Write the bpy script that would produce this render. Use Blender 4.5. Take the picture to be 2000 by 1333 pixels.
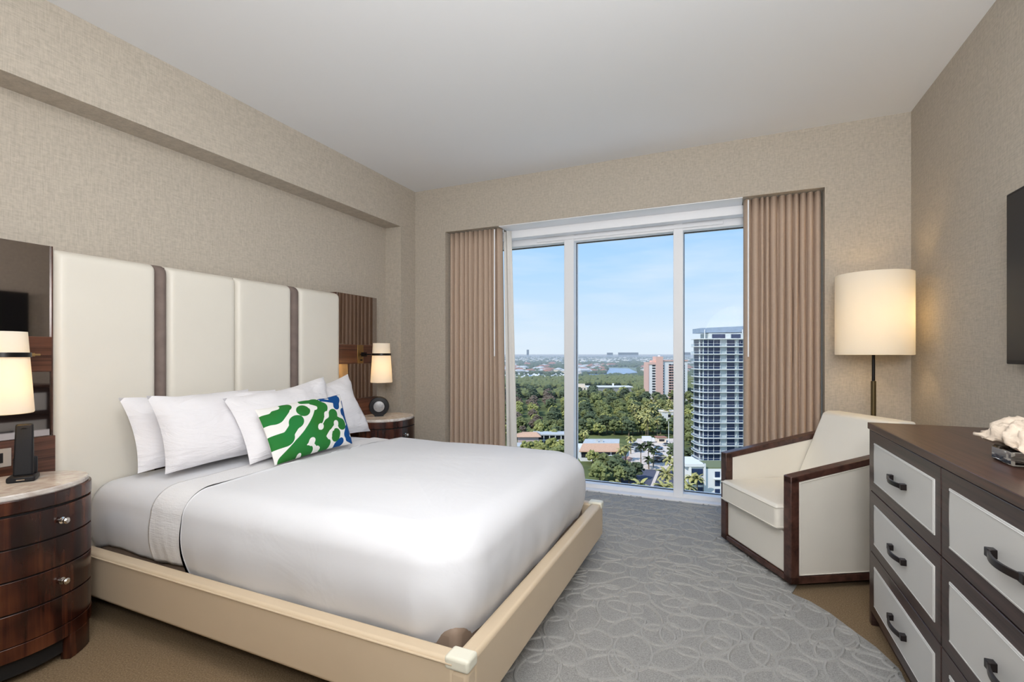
import bpy, bmesh, math, random
from mathutils import Vector, Matrix, noise
R = math.radians
scn = bpy.context.scene
col = scn.collection
for o in list(bpy.data.objects): bpy.data.objects.remove(o)
random.seed(7)

# ------------------------------------------------------------------ camera
F = 945.0; HZ = 692.0; HC = 1.2
YAW = math.atan(418 / F); CY, SY = math.cos(YAW), math.sin(YAW)
cam = bpy.data.cameras.new('camera'); co = bpy.data.objects.new('camera', cam); col.objects.link(co)
co.location = (0, 0, HC); co.rotation_euler = (R(90), 0, YAW)
cam.sensor_width = 36; cam.lens = 36 * F / 2000; cam.shift_y = (HZ - 666.5) / 2000; cam.clip_end = 20000; cam.clip_start = 0.05
scn.camera = co

# ------------------------------------------------------------------ exposure
scn.view_settings.view_transform = 'Standard'; scn.view_settings.look = 'None'
scn.view_settings.exposure = 0.0; scn.view_settings.gamma = 1.0; scn.view_settings.use_curve_mapping = False

# ------------------------------------------------------------------ sky
w = bpy.data.worlds.new('sky'); scn.world = w; w.use_nodes = True
nt = w.node_tree; nt.nodes.clear()
out = nt.nodes.new('ShaderNodeOutputWorld'); bg = nt.nodes.new('ShaderNodeBackground')
tc = nt.nodes.new('ShaderNodeTexCoord'); sx = nt.nodes.new('ShaderNodeSeparateXYZ'); rp = nt.nodes.new('ShaderNodeValToRGB')
nz = nt.nodes.new('ShaderNodeTexNoise'); mp = nt.nodes.new('ShaderNodeMapping'); mx = nt.nodes.new('ShaderNodeMix'); mx.data_type = 'RGBA'
cr = nt.nodes.new('ShaderNodeValToRGB'); ml = nt.nodes.new('ShaderNodeMath'); ml.operation = 'MULTIPLY'
nt.links.new(tc.outputs['Generated'], sx.inputs[0]); nt.links.new(sx.outputs['Z'], rp.inputs[0])
el = rp.color_ramp.elements
el[0].position = 0.0; el[0].color = (.70, .81, .92, 1); el[1].position = 1.0; el[1].color = (.16, .36, .78, 1)
for p, c in ((.04, (.68, .81, .94, 1)), (.10, (.56, .75, .95, 1)), (.17, (.45, .69, .97, 1)), (.26, (.34, .61, .97, 1)), (.5, (.24, .47, .88, 1))):
    e = el.new(p); e.color = c
nt.links.new(tc.outputs['Generated'], mp.inputs[0]); mp.inputs['Scale'].default_value = (2, 2, 12)
nt.links.new(mp.outputs[0], nz.inputs[0]); nz.inputs['Scale'].default_value = 2.2; nz.inputs['Detail'].default_value = 6
nt.links.new(nz.outputs[0], cr.inputs[0]); cr.color_ramp.elements[0].position = .46; cr.color_ramp.elements[1].position = .75
cr.color_ramp.elements[1].color = (.35, .35, .35, 1)
nt.links.new(cr.outputs[0], mx.inputs['Factor']); nt.links.new(rp.outputs[0], mx.inputs['A']); mx.inputs['B'].default_value = (.86, .90, .95, 1)
nt.links.new(mx.outputs['Result'], bg.inputs[0]); bg.inputs[1].default_value = 1.08
nt.links.new(bg.outputs[0], out.inputs[0])

# ------------------------------------------------------------------ sun and lights
def light(name, kind, loc, energy, color=(1, 1, 1), rot=(0, 0, 0), **k):
    l = bpy.data.lights.new(name, kind); l.energy = energy; l.color = color
    for a, b in k.items(): setattr(l, a, b)
    o = bpy.data.objects.new(name, l); col.objects.link(o); o.location = loc; o.rotation_euler = rot
    return o
light('sun', 'SUN', (0, -50, 90), 3.6, (1, .95, .86), (R(48), 0, R(-25)), angle=R(.6))
def aim(o, t):
    o.rotation_euler = (Vector(t) - o.location).to_track_quat('-Z', 'Y').to_euler()
a = light('room_fill', 'AREA', (.6, -1.0, 2.6), 25, (1, .99, .97), size=1.2, shape='DISK'); aim(a, (-1.7, 1.7, .9))  # unseen fill lamp added behind the camera to brighten the room
a = light('bounce_fill', 'AREA', (.15, -.25, 1.7), 80, (.98, .99, 1), size=1.0, shape='DISK'); aim(a, (-.35, 1.05, 3))  # unseen upward lamp, added to bounce light off the ceiling
a = light('bed_fill', 'AREA', (-.95, .95, 2.70), 14, (1, .995, .985), size=.9, shape='DISK'); aim(a, (-1.15, 1.4, 0))  # unseen fill lamp added overhead to brighten the bed top
pw = light('window_portal', 'AREA', (-.89, 4.42, 1.15), 1, shape='RECTANGLE', size=3.1, size_y=2.3); aim(pw, (-.89, 0, 1.15)); pw.data.cycles.is_portal = True

# ------------------------------------------------------------------ materials
def rgb(r, g, b):
    f = lambda c: (c / 255 / 12.92 if c / 255 <= .04045 else ((c / 255 + .055) / 1.055) ** 2.4)
    return (f(r), f(g), f(b), 1)
class Mat:
    def __init__(s, name, color=(.8, .8, .8, 1), rough=.6, metal=0, spec=.5):
        s.m = bpy.data.materials.new(name); s.m.use_nodes = True; s.t = s.m.node_tree
        s.p = s.t.nodes['Principled BSDF']; s.out = s.t.nodes['Material Output']
        s.p.inputs['Base Color'].default_value = color; s.p.inputs['Roughness'].default_value = rough
        s.p.inputs['Metallic'].default_value = metal; s.p.inputs['Specular IOR Level'].default_value = spec
    def n(s, t, **k):
        x = s.t.nodes.new(t)
        for a, b in k.items():
            if hasattr(x, a): setattr(x, a, b)
            else: x.inputs[a.replace('_', ' ')].default_value = b
        return x
    def l(s, a, b): s.t.links.new(a, b)
    def noise(s, scale=(1, 1, 1), sc=5, detail=4, dist=0, rough=.5, coord='Object'):
        tc = s.n('ShaderNodeTexCoord'); mp = s.n('ShaderNodeMapping'); mp.inputs['Scale'].default_value = scale
        s.l(tc.outputs[coord], mp.inputs[0]); nz = s.n('ShaderNodeTexNoise')
        nz.inputs['Scale'].default_value = sc; nz.inputs['Detail'].default_value = detail
        nz.inputs['Distortion'].default_value = dist; nz.inputs['Roughness'].default_value = rough
        s.l(mp.outputs[0], nz.inputs[0]); return nz.outputs[0]
    def ramp(s, src, stops):
        r = s.n('ShaderNodeValToRGB'); e = r.color_ramp.elements
        e[0].position, e[0].color = stops[0]; e[1].position, e[1].color = stops[-1]
        for p, c in stops[1:-1]: x = e.new(p); x.color = c
        s.l(src, r.inputs[0]); return r.outputs[0]
    def math(s, op, a, b):
        m = s.n('ShaderNodeMath', operation=op)
        for i, q in enumerate((a, b)):
            if isinstance(q, (int, float)): m.inputs[i].default_value = q
            else: s.l(q, m.inputs[i])
        return m.outputs[0]
    def color(s, src): s.l(src, s.p.inputs['Base Color'])
    def bump(s, src, strength=.3, dist=.002):
        b = s.n('ShaderNodeBump'); b.inputs['Strength'].default_value = strength; b.inputs['Distance'].default_value = dist
        s.l(src, b.inputs['Height']); s.l(b.outputs[0], s.p.inputs['Normal'])
def shade(c, k): return (min(1, c[0] * k), min(1, c[1] * k), min(1, c[2] * k), 1)
def simple(name, c, rough=.6, metal=0, var=0, sc=8, spec=.5, bump=0, scale=(1, 1, 1), bd=.002):
    M = Mat(name, c, rough, metal, spec)
    if var or bump:
        n = M.noise(scale, sc, 5)
        if var: M.color(M.ramp(n, [(.3, shade(c, 1 - var)), (.7, shade(c, 1 + var))]))
        if bump: M.bump(n, bump, bd)
    return M.m
def linen(name, c, k=.16, f=1.0):
    M = Mat(name, c, .85, 0, .2)
    a = M.noise((14, 14, 260), 1 * f, 3, .2); b = M.noise((230, 230, 12), 1 * f, 3, .2); d = M.noise((60, 60, 60), 1, 3)
    s = M.math('ADD', M.math('ADD', a, b), M.math('MULTIPLY', d, .8)); s = M.math('MULTIPLY', s, .357)
    M.color(M.ramp(s, [(.40, shade(c, 1 - k)), (.5, c), (.60, shade(c, 1 + k))])); M.bump(s, .35, .002); return M.m
def wood(name, c1, c2, scale=(1, 1, 1), sc=3, rough=.35, bands=False):
    M = Mat(name, c1, rough)
    n = M.noise(scale, sc, 8, .4, .6)
    M.color(M.ramp(n, [(.32, c2), (.47, shade(c1, .8)), (.55, c1), (.7, shade(c1, 1.35))])); M.bump(n, .08, .001); return M.m

WALL = linen('linen_wallpaper', rgb(185, 176, 163), .13, 1.35)
CEIL = simple('ceiling_paint', rgb(236, 237, 239), .9, spec=.1)
WHITEP = simple('white_frame_paint', rgb(246, 247, 250), .45)
TANC = Mat('tan_carpet', rgb(140, 118, 92), .95, 0, .1)
_n = TANC.noise((1, 1, 1), 170, 6, 0, .8); TANC.color(TANC.ramp(_n, [(.3, rgb(104, 86, 64)), (.5, rgb(140, 119, 93)), (.7, rgb(176, 155, 126))])); TANC.bump(_n, .6, .004); TANC = TANC.m
GREYC = Mat('grey_carpet', rgb(140, 140, 138), .95, 0, .1)
_n = GREYC.noise((1, 1, 1), 210, 6, 0, .8); GREYC.color(GREYC.ramp(_n, [(.3, rgb(128, 127, 124)), (.5, rgb(164, 163, 160)), (.7, rgb(200, 199, 196))])); GREYC.bump(_n, .6, .004); GREYC = GREYC.m
LOOPC = simple('carpet_loop', rgb(172, 171, 168), .95, 0, .16, 260, .1, .6, bd=.003)
LEATHER = simple('cream_leather', rgb(228, 213, 188), .42, 0, .02, 3, .4, .06, bd=.001)
RAILL = simple('rail_leather', rgb(216, 196, 168), .40, 0, .02, 3, .4, .05, bd=.001)
CHAIRL = simple('ivory_leather', rgb(236, 231, 220), .38, 0, .02, 4, .45, .05, bd=.001)
HEADL = simple('headboard_leather', rgb(226, 221, 210), .42, 0, .02, 3, .4, .04, bd=.001)
CAPL = simple('cap_leather', rgb(235, 232, 215), .35)
STRIP = simple('grey_suede_strip', rgb(122, 108, 102), .7, 0, .12, 14, .3, .1)
WALNUT = wood('dark_walnut', rgb(68, 50, 46), rgb(40, 28, 26), (4, 1, 45), 2.5, .34)
WALNUTH = wood('headboard_walnut', rgb(92, 58, 44), rgb(48, 28, 22), (4, .8, 40), 2.5, .3)
WALNUTT = wood('dresser_top_walnut', rgb(82, 56, 48), rgb(50, 33, 29), (40, 1.2, 40), 1.6, .30)
CHAIRW = wood('chair_walnut', rgb(82, 54, 46), rgb(50, 30, 26), (12, 12, 12), 2, .3)
M_ = Mat('nightstand_veneer', rgb(84, 40, 24), .22)
a_ = M_.noise((26, 26, 1.2), 1.0, 3, .3); b_ = M_.noise((7, 7, 5), 1.2, 2)
s_ = M_.math('ADD', M_.math('MULTIPLY', a_, .6), M_.math('MULTIPLY', b_, .4))
M_.color(M_.ramp(s_, [(.38, rgb(30, 14, 12)), (.47, rgb(56, 27, 19)), (.55, rgb(82, 43, 27)), (.66, rgb(98, 56, 36))])); VENEER = M_.m
M_ = Mat('white_marble', rgb(210, 202, 194), .15)
a_ = M_.noise((1, 1, 1), 9, 8, 1.5, .6); M_.color(M_.ramp(a_, [(.38, rgb(190, 178, 169)), (.5, rgb(208, 200, 192)), (.62, rgb(224, 219, 214))])); MARBLE = M_.m
SHEET = simple('white_cotton', rgb(226, 227, 231), .8, 0, 0, 30, .2, .05)
FOLD = Mat('woven_white_cotton', rgb(236, 236, 238), .85, 0, .2)
FOLD.bump(FOLD.math('ADD', FOLD.noise((220, 220, 20), 1, 3), FOLD.noise((20, 20, 220), 1, 3)), .5, .003); FOLD = FOLD.m
M_ = Mat('white_duvet_cotton', rgb(226, 227, 231), .8, 0, .2); M_.bump(M_.noise((1, 1, 1), 3.5, 4, .6), .35, .02); DUVET = M_.m
M_ = Mat('white_pillowcase', rgb(234, 232, 235), .8, 0, .2); M_.bump(M_.noise((1, .6, 2.4), 7, 5, 1.5), .5, .025); PILLOW = M_.m
BOXSP = simple('brown_base_fabric', rgb(150, 130, 114), .7, 0, .08, 20)
DARK = simple('black_board', rgb(22, 20, 20), .8)  # plain black for bed deck and legs, nightstand insides, chair base
CURT = linen('curtain_linen', rgb(192, 170, 152), .04, 3)
LIN = simple('white_lining', rgb(232, 230, 226), .8)
BLACKM = simple('black_metal', rgb(24, 22, 22), .35, .6)
BRONZE = simple('dark_bronze', rgb(62, 56, 56), .28, .9)
NICKEL = simple('polished_nickel', rgb(210, 205, 200), .12, 1)
BRASS = simple('antique_brass', rgb(150, 122, 78), .35, .9)
DBRASS = simple('dark_antique_brass', rgb(98, 84, 58), .4, .8)
M_ = Mat('tinted_mirror', rgb(170, 161, 157), .03, 1); MIRROR = M_.m
PLASTIC = simple('black_plastic', rgb(24, 24, 28), .5, spec=.3)
GREYPL = simple('grey_plastic', rgb(150, 150, 152), .4, .3, .15, 60)
PLATE = simple('outlet_plate', rgb(168, 164, 160), .4)
SCREEN = simple('tv_screen', rgb(36, 36, 38), .4, spec=.25)
BEZEL = simple('tv_bezel', rgb(16, 12, 18), .45, spec=.25)
CORAL = simple('coral_white', rgb(220, 204, 186), .8, 0, .10, 22, .3, .8, bd=.012)
WINSET = simple('white_leather_inset', rgb(214, 213, 210), .4, 0, .015, 5, .4)
def shadefab(name, c):
    M = Mat(name, c, .9, 0, .1); tr = M.n('ShaderNodeBsdfTranslucent'); tr.inputs[0].default_value = c
    mx = M.n('ShaderNodeMixShader'); mx.inputs[0].default_value = .42
    M.l(M.p.outputs[0], mx.inputs[1]); M.l(tr.outputs[0], mx.inputs[2]); M.l(mx.outputs[0], M.out.inputs[0]); return M.m
LSHADE = shadefab('lamp_shade_fabric', rgb(251, 247, 238))
def glassmat(name, tint=(1, 1, 1, 1), refl=.05):
    M = Mat(name); M.t.nodes.remove(M.p)
    tr = M.n('ShaderNodeBsdfTransparent'); tr.inputs[0].default_value = tint
    gl = M.n('ShaderNodeBsdfGlossy'); gl.inputs['Roughness'].default_value = .02
    mx = M.n('ShaderNodeMixShader'); fr = M.n('ShaderNodeFresnel'); fr.inputs[0].default_value = 1.3
    M.l(M.math('MULTIPLY', fr.outputs[0], refl), mx.inputs[0]); M.l(tr.outputs[0], mx.inputs[1]); M.l(gl.outputs[0], mx.inputs[2]); M.l(mx.outputs[0], M.out.inputs[0]); return M.m
GLASS = glassmat('window_glass', (.985, .99, .99, 1))
M_ = Mat('crystal_glass', (.95, .97, .97, 1), .03); M_.p.inputs['Transmission Weight'].default_value = 1; M_.p.inputs['IOR'].default_value = 1.5; CRYSTAL = M_.m
# outdoors
def leafmat(name, c, v=.45):
    M = Mat(name, c, .8, 0, .15)
    oi = M.n('ShaderNodeObjectInfo'); n = M.noise((1, 1, 1), .9, 5, .3, .7)
    s = M.math('ADD', n, M.math('MULTIPLY', oi.outputs['Random'], .22)); s = M.math('SUBTRACT', s, .1)
    M.color(M.ramp(s, [(.30, shade(c, 1 - v)), (.5, c), (.72, shade(c, 1 + v))])); return M.m
LEAF = [leafmat('green_foliage', rgb(112, 118, 76)), leafmat('dark_foliage', rgb(84, 94, 70)), leafmat('olive_foliage', rgb(142, 144, 88)), leafmat('brown_foliage', rgb(112, 100, 88))]
PALML = leafmat('palm_frond', rgb(164, 160, 104)); BARK = simple('bark', rgb(120, 106, 90), .9)
PALMD = leafmat('dark_palm_frond', rgb(66, 76, 52))
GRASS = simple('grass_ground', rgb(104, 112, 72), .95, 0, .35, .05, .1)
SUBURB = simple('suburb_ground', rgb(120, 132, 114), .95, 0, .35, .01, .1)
CONC = simple('pale_concrete', rgb(222, 208, 196), .9, 0, .06, .3, .1)
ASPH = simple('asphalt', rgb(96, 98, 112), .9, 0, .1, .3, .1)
REDP = simple('red_paving', rgb(214, 168, 148), .9, 0, .08, .5, .1)
WATER = simple('canal_water', rgb(128, 160, 196), .25, 0, .08, .01)
TWHITE = simple('tower_white', rgb(226, 228, 228), .7); TPIER = simple('tower_pier', rgb(200, 206, 204), .7)
TGLASS = simple('tower_glass', rgb(44, 58, 92), .1, 0, .35, .35); TRAIL = glassmat('rail_glass', (.72, .80, .86, 1), 1.0)
TMESH = simple('tower_screen', rgb(150, 166, 186), .6, 0, .1, .6)
PINK = simple('pink_stucco', rgb(222, 184, 172), .85); PWHITE = simple('white_stucco', rgb(232, 232, 232), .8)
CREAMS = simple('cream_stucco', rgb(236, 222, 204), .8)
PEACH = simple('peach_roof', rgb(208, 168, 140), .9, 0, .08, 1.5); GREYROOF = simple('grey_roof', rgb(196, 198, 198), .8, 0, .06, .5)
TERRA = simple('terracotta_roof', rgb(170, 122, 104), .9); DWIN = simple('dark_window', rgb(44, 46, 54), .3)
BOATW = simple('boat_white', rgb(240, 240, 240), .4)
CARM = [simple('car_paint_' + n, c, .25) for n, c in (('white', rgb(225, 228, 230)), ('blue', rgb(96, 128, 160)), ('dark', rgb(46, 50, 60)), ('silver', rgb(168, 172, 176)))]

# ------------------------------------------------------------------ mesh builder
class MB:
    def __init__(s): s.v = []; s.f = []; s.mi = []
    def add(s, v, f, mi=0):
        n = len(s.v); s.v += [tuple(q) for q in v]; s.f += [tuple(i + n for i in q) for q in f]; s.mi += [mi] * len(f); return s
    def box(s, x0, y0, z0, x1, y1, z1, mi=0):
        x0, x1 = min(x0, x1), max(x0, x1); y0, y1 = min(y0, y1), max(y0, y1); z0, z1 = min(z0, z1), max(z0, z1)
        return s.add([(x0, y0, z0), (x1, y0, z0), (x1, y1, z0), (x0, y1, z0), (x0, y0, z1), (x1, y0, z1), (x1, y1, z1), (x0, y1, z1)],
              [(3, 2, 1, 0), (4, 5, 6, 7), (0, 1, 5, 4), (1, 2, 6, 5), (2, 3, 7, 6), (3, 0, 4, 7)], mi)
    def prism(s, poly, z0, z1, axis='z', mi=0):
        n = len(poly)
        m = {'z': lambda a, b, c: (a, b, c), 'y': lambda a, b, c: (a, c, b), 'x': lambda a, b, c: (c, a, b)}[axis]
        v = [m(a, b, z0) for a, b in poly] + [m(a, b, z1) for a, b in poly]
        f = [tuple(range(n))[::-1], tuple(range(n, 2 * n))] + [(i, (i + 1) % n, n + (i + 1) % n, n + i) for i in range(n)]
        return s.add(v, f, mi)
    def lathe(s, prof, n=32, c=(0, 0, 0), sx=1, sy=1, cap=True, mi=0):
        v = []
        for r, z in prof:
            for i in range(n):
                t = 2 * math.pi * i / n; v.append((c[0] + r * sx * math.cos(t), c[1] + r * sy * math.sin(t), c[2] + z))
        f = [(k * n + i, k * n + (i + 1) % n, (k + 1) * n + (i + 1) % n, (k + 1) * n + i) for k in range(len(prof) - 1) for i in range(n)]
        if cap: f += [tuple(range(n))[::-1], tuple(range((len(prof) - 1) * n, len(prof) * n))]
        return s.add(v, f, mi)
    def tube(s, pts, r, n=10, cap=True, mi=0):
        pts = [Vector(p) for p in pts]; rr = r if isinstance(r, (list, tuple)) else [r] * len(pts); v = []
        up = None
        for i, p in enumerate(pts):
            d = (pts[min(i + 1, len(pts) - 1)] - pts[max(i - 1, 0)]).normalized()
            if up is None: up = Vector((0, 0, 1)) if abs(d.z) < .9 else Vector((1, 0, 0))
            a = d.cross(up).normalized(); b = a.cross(d).normalized(); up = b
            for k in range(n):
                t = 2 * math.pi * k / n; v.append(p + (a * math.cos(t) + b * math.sin(t)) * rr[i])
        f = [(k * n + i, k * n + (i + 1) % n, (k + 1) * n + (i + 1) % n, (k + 1) * n + i) for k in range(len(pts) - 1) for i in range(n)]
        if cap: f += [tuple(range(n))[::-1], tuple(range((len(pts) - 1) * n, len(pts) * n))]
        return s.add(v, f, mi)
    def grid(s, fn, nu, nv, mi=0):
        v = [fn(i / nu, j / nv) for j in range(nv + 1) for i in range(nu + 1)]
        f = [(j * (nu + 1) + i, j * (nu + 1) + i + 1, (j + 1) * (nu + 1) + i + 1, (j + 1) * (nu + 1) + i) for j in range(nv) for i in range(nu)]
        return s.add(v, f, mi)
    def mesh(s, name, mats, smooth=True, ang=35):
        me = bpy.data.meshes.new(name); me.from_pydata(s.v, [], s.f); me.update()
        if not isinstance(mats, (list, tuple)): mats = [mats]
        for m in mats: me.materials.append(m)
        if len(mats) > 1: me.polygons.foreach_set('material_index', s.mi)
        bm = bmesh.new(); bm.from_mesh(me); bmesh.ops.recalc_face_normals(bm, faces=bm.faces); bm.to_mesh(me); bm.free()
        if smooth:
            me.polygons.foreach_set('use_smooth', [True] * len(me.polygons)); me.set_sharp_from_angle(angle=R(ang))
        return me
def inv(parent):
    if parent is None: return Matrix()
    return (Matrix.Translation(parent.location) @ parent.rotation_euler.to_matrix().to_4x4()).inverted()
def tag(o, label=None, cat=None, group=None, kind=None):
    if label: o['label'] = label
    if cat: o['category'] = cat
    if group: o['group'] = group
    if kind: o['kind'] = kind
    return o
def obj(name, mb, mats, parent=None, bevel=0, seg=2, world=False, ang=35, smooth=True, solid=0):
    if world and parent is not None:
        root = parent
        while root.parent: root = root.parent
        I = inv(root); mb.v = [tuple(I @ Vector(q)) for q in mb.v]
    me = mb if isinstance(mb, bpy.types.Mesh) else mb.mesh(name, mats, smooth, ang)
    o = bpy.data.objects.new(name, me); col.objects.link(o); o.parent = parent
    if solid: m = o.modifiers.new('thick', 'SOLIDIFY'); m.thickness = solid; m.offset = 0
    if bevel: m = o.modifiers.new('bevel', 'BEVEL'); m.width = bevel; m.segments = seg; m.limit_method = 'ANGLE'; m.angle_limit = R(40); m.harden_normals = False
    return o
def thing(name, label, cat, loc=(0, 0, 0), rz=0, group=None, kind=None):
    o = bpy.data.objects.new(name, None); col.objects.link(o); o.empty_display_size = .1
    o.location = loc; o.rotation_euler = (0, 0, rz); return tag(o, label, cat, group, kind)
def copy_tree(o, parent=None):
    c = o.copy(); col.objects.link(c); c.parent = parent
    for ch in list(o.children): copy_tree(ch, c)
    return c
def struct(name, mb, mats, label=None, **k):
    o = obj(name, mb, mats, **k); tag(o, label, None, None, 'structure'); return o

# ------------------------------------------------------------------ room shell
YW = 3.865; XL = -2.725; XLL = -2.90; XR = 1.083; ZC = 2.752; YF = -1.7; OX0, OX1, OZ = -2.388, .614, 2.335; YG = 4.45
struct('floor', MB().box(XLL - .1, YF, -.12, XR + .1, YG, 0), TANC, 'tan short pile carpet floor of the bedroom')
struct('ceiling', MB().box(XLL - .1, YF, ZC, XR + .1, YG, ZC + .12), CEIL, 'smooth pale grey painted ceiling')
struct('wall_left', MB().box(XLL - .12, YF, 0, XLL, YW, ZC), WALL, 'beige linen textured wall behind the headboard')
struct('trim_1', MB().prism([(XLL, 2.37), (XL, 2.37), (XL, ZC), (XLL, ZC)], YF, 3.642, 'y').prism([(XLL, 3.642), (XL, 3.642), (XL, YW), (XLL, YW)], 0, ZC), WALL,
       'beige linen covered ceiling beam and corner column above the headboard')
struct('wall_right', MB().box(XR, YF, 0, XR + .12, YG, ZC), WALL, 'beige linen textured wall with the television')
b = MB().box(XLL - .12, YW, 0, OX0, YG, ZC).box(OX1, YW, 0, XR, YG, ZC).box(OX0, YW, OZ, OX1, YG, ZC)
struct('wall_back', b, WALL, 'beige linen textured window wall with a deep recess')
struct('wall_front', MB().box(XLL - .12, YF - .12, 0, XR + .12, YF, ZC), WALL, 'beige linen textured wall behind the camera')

# window
win = thing('window_1', 'floor to ceiling window with white frame and three visible panes', None, (-.89, 4.3, 0), kind='structure')
cols_x = [OX0, -1.34, -.395, OX1]
for x0, x1 in ((OX0, OX0 + .08), (-1.34, -1.25), (-.398, -.322), (OX1 - .08, OX1)):
    obj('mullion', MB().box(x0, 4.194, .003, x1, 4.345, OZ - .002), WHITEP, win, .004, world=True)
obj('bottom_frame', MB().box(OX0, 4.20, 0, OX1, 4.34, .052).box(OX0, 4.12, 0, OX1, 4.2, .02), WHITEP, win, .004, world=True)
obj('top_frame', MB().box(OX0, 4.20, 2.215, OX1, 4.34, OZ).box(OX0, 4.19, 2.30, OX1, 4.2, OZ), WHITEP, win, .004, world=True)
for x0, x1 in ((OX0 + .08, -1.34), (-1.25, -.398), (-.322, OX1 - .08)):
    g = obj('pane', MB().box(x0, 4.295, .052, x1, 4.303, 2.215), GLASS, win, world=True)
    e = .006
    obj('gasket', MB().box(x0, 4.28, 2.209, x1, 4.294, 2.215).box(x0, 4.28, .052, x1, 4.294, .057).box(x0, 4.28, .05, x0 + .004, 4.294, 2.215).box(x1 - .004, 4.28, .05, x1, 4.294, 2.215), BLACKM, g, world=True)
struct('trim_2', MB().box(-1.84, YW + .002, OZ - .006, .11, 4.06, OZ - .001), WHITEP, 'white soffit board above the window between the curtains')
t = thing('roller_shade_box', 'white roller shade box running along the top of the window', 'shade box', (-.89, 4.1, 2.25))
obj('fascia', MB().box(OX0 + .01, 4.06, 2.262, OX1 - .01, 4.075, OZ - .004), WHITEP, t, .003, world=True)
obj('bottom_slat', MB().box(-1.6, 4.186, 2.232, -.02, 4.193, 2.262), WHITEP, t, .006, world=True)
obj('housing', MB().box(OX0 + .01, 4.08, 2.27, OX1 - .01, 4.19, OZ - .004), WHITEP, t, .003, world=True)

# grey patterned carpet
poly = [(-2.3, 3.0), (-1.5, 3.0), (-1.5, 1.45), (-.95, 1.3), (-.95, -.4), (.56, -.4), (.60, 2.275), (.56, 2.40), (.494, 2.523), (.44, 2.63), (.37, 2.72), (.30, 2.77), (.34, 2.9), (.5, 3.3), (.5, 4.18), (-2.3, 4.18)]
rug = thing('patterned_carpet', 'grey looped carpet with raised interlaced oval pattern beside the bed', 'carpet', (-.3, 2.5, 0))
obj('pile', MB().prism(poly, .001, .006), GREYC, rug, world=True, smooth=False)
def inside(x, y):
    c = False; n = len(poly)
    for i in range(n):
        x1, y1 = poly[i]; x2, y2 = poly[(i + 1) % n]
        if (y1 > y) != (y2 > y) and x < (x2 - x1) * (y - y1) / (y2 - y1) + x1: c = not c
    return c
rp_ = MB(); rnd = random.Random(3)
def ring(cx, cy, a, b_, th, n=26, wd=.008, h=.0052):
    v = []; f = []; ok = []; zo = rnd.uniform(0, .0018)
    for i in range(n):
        t = 2 * math.pi * i / n; ux, uy = math.cos(t), math.sin(t)
        for k, (dr, z) in enumerate(((-wd, .004 + zo), (-wd * .45, .005 + h + zo), (wd * .45, .005 + h + zo), (wd, .004 + zo))):
            X_ = (a + dr) * ux; Y_ = (b_ + dr) * uy
            v.append((cx + X_ * math.cos(th) - Y_ * math.sin(th), cy + X_ * math.sin(th) + Y_ * math.cos(th), z))
        ok.append(inside(v[-2][0], v[-2][1]) or False)
    for i in range(n):
        if ok[i] and ok[(i + 1) % n]:
            for k in range(3): f.append((i * 4 + k, i * 4 + k + 1, ((i + 1) % n) * 4 + k + 1, ((i + 1) % n) * 4 + k))
    if f: rp_.add(v, f)
S = .165
for j in range(-2, 34):
    for i in range(-20, 8):
        cx = i * S + (j % 2) * S / 2 + rnd.uniform(-.018, .018); cy = j * S * .86 + rnd.uniform(-.018, .018)
        if cy < .9 or cy > 4.25 or cx < -2.4: continue
        k = (i + j * 2) % 3
        if k == 0: ring(cx, cy, .112 + rnd.uniform(-.008, .008), .058 + rnd.uniform(-.008, .008), R(rnd.choice((0, 60, 120)) + rnd.uniform(-14, 14)))
        elif k == 1: ring(cx, cy, .075 + rnd.uniform(-.01, .01), .07 + rnd.uniform(-.01, .01), R(rnd.uniform(0, 180)))
        if rnd.random() < .45: ring(cx + .05, cy + .03, .085 + rnd.uniform(-.01, .01), .045, R(rnd.uniform(0, 180)))
        if k == 2: ring(cx, cy, .120 + rnd.uniform(-.01, .01), .072 + rnd.uniform(-.01, .01), R(rnd.choice((30, 90, 150)) + rnd.uniform(-14, 14)))
I_ = inv(rug); me = bpy.data.meshes.new('raised_loops'); me.from_pydata([tuple(I_ @ Vector(q)) for q in rp_.v], [], rp_.f); me.materials.append(LOOPC); me.update()
lo = obj('raised_loops', me, LOOPC, rug); lo['kind'] = 'stuff'

# ------------------------------------------------------------------ headboard
hb = thing('headboard', 'wide wall headboard of cream leather panels flanked by dark mirrors and walnut', 'headboard', (-2.86, 2.05, 0))
YA, YB = .62, 3.412
obj('backing_board', MB().box(-2.90, YA, .08, -2.822, 1.17, 1.693).box(-2.90, 1.17, .08, -2.822, 2.942, 1.674).box(-2.90, 2.942, .08, -2.822, YB, 1.693), WALNUTH, hb, .002, world=True)
for y0, y1 in ((YA, 1.165), (2.945, YB)):
    obj('mirror', MB().box(-2.823, y0 + .003, 1.278, -2.812, y1, 1.69), MIRROR, hb, world=True)
    obj('mirror', MB().box(-2.823, y0 + .003, .83, -2.812, y1, 1.12), MIRROR, hb, world=True)
    obj('walnut_band', MB().box(-2.824, y0, 1.12, -2.802, y1, 1.278), WALNUTH, hb, .002, world=True)
    obj('walnut_base', MB().box(-2.824, y0, .30, -2.796, y1 + (.012 if y0 < 1 else 0), .83), WALNUTH, hb, .002, world=True)
    obj('cable_ledge', MB().box(-2.824, y0, .25, -2.77, y1, .30), WALNUTH, hb, .002, world=True)
obj('edge_trim', MB().box(-2.824, 1.1645, .08, -2.803, 1.1695, 1.69), CHAIRW, hb, world=True)
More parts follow.
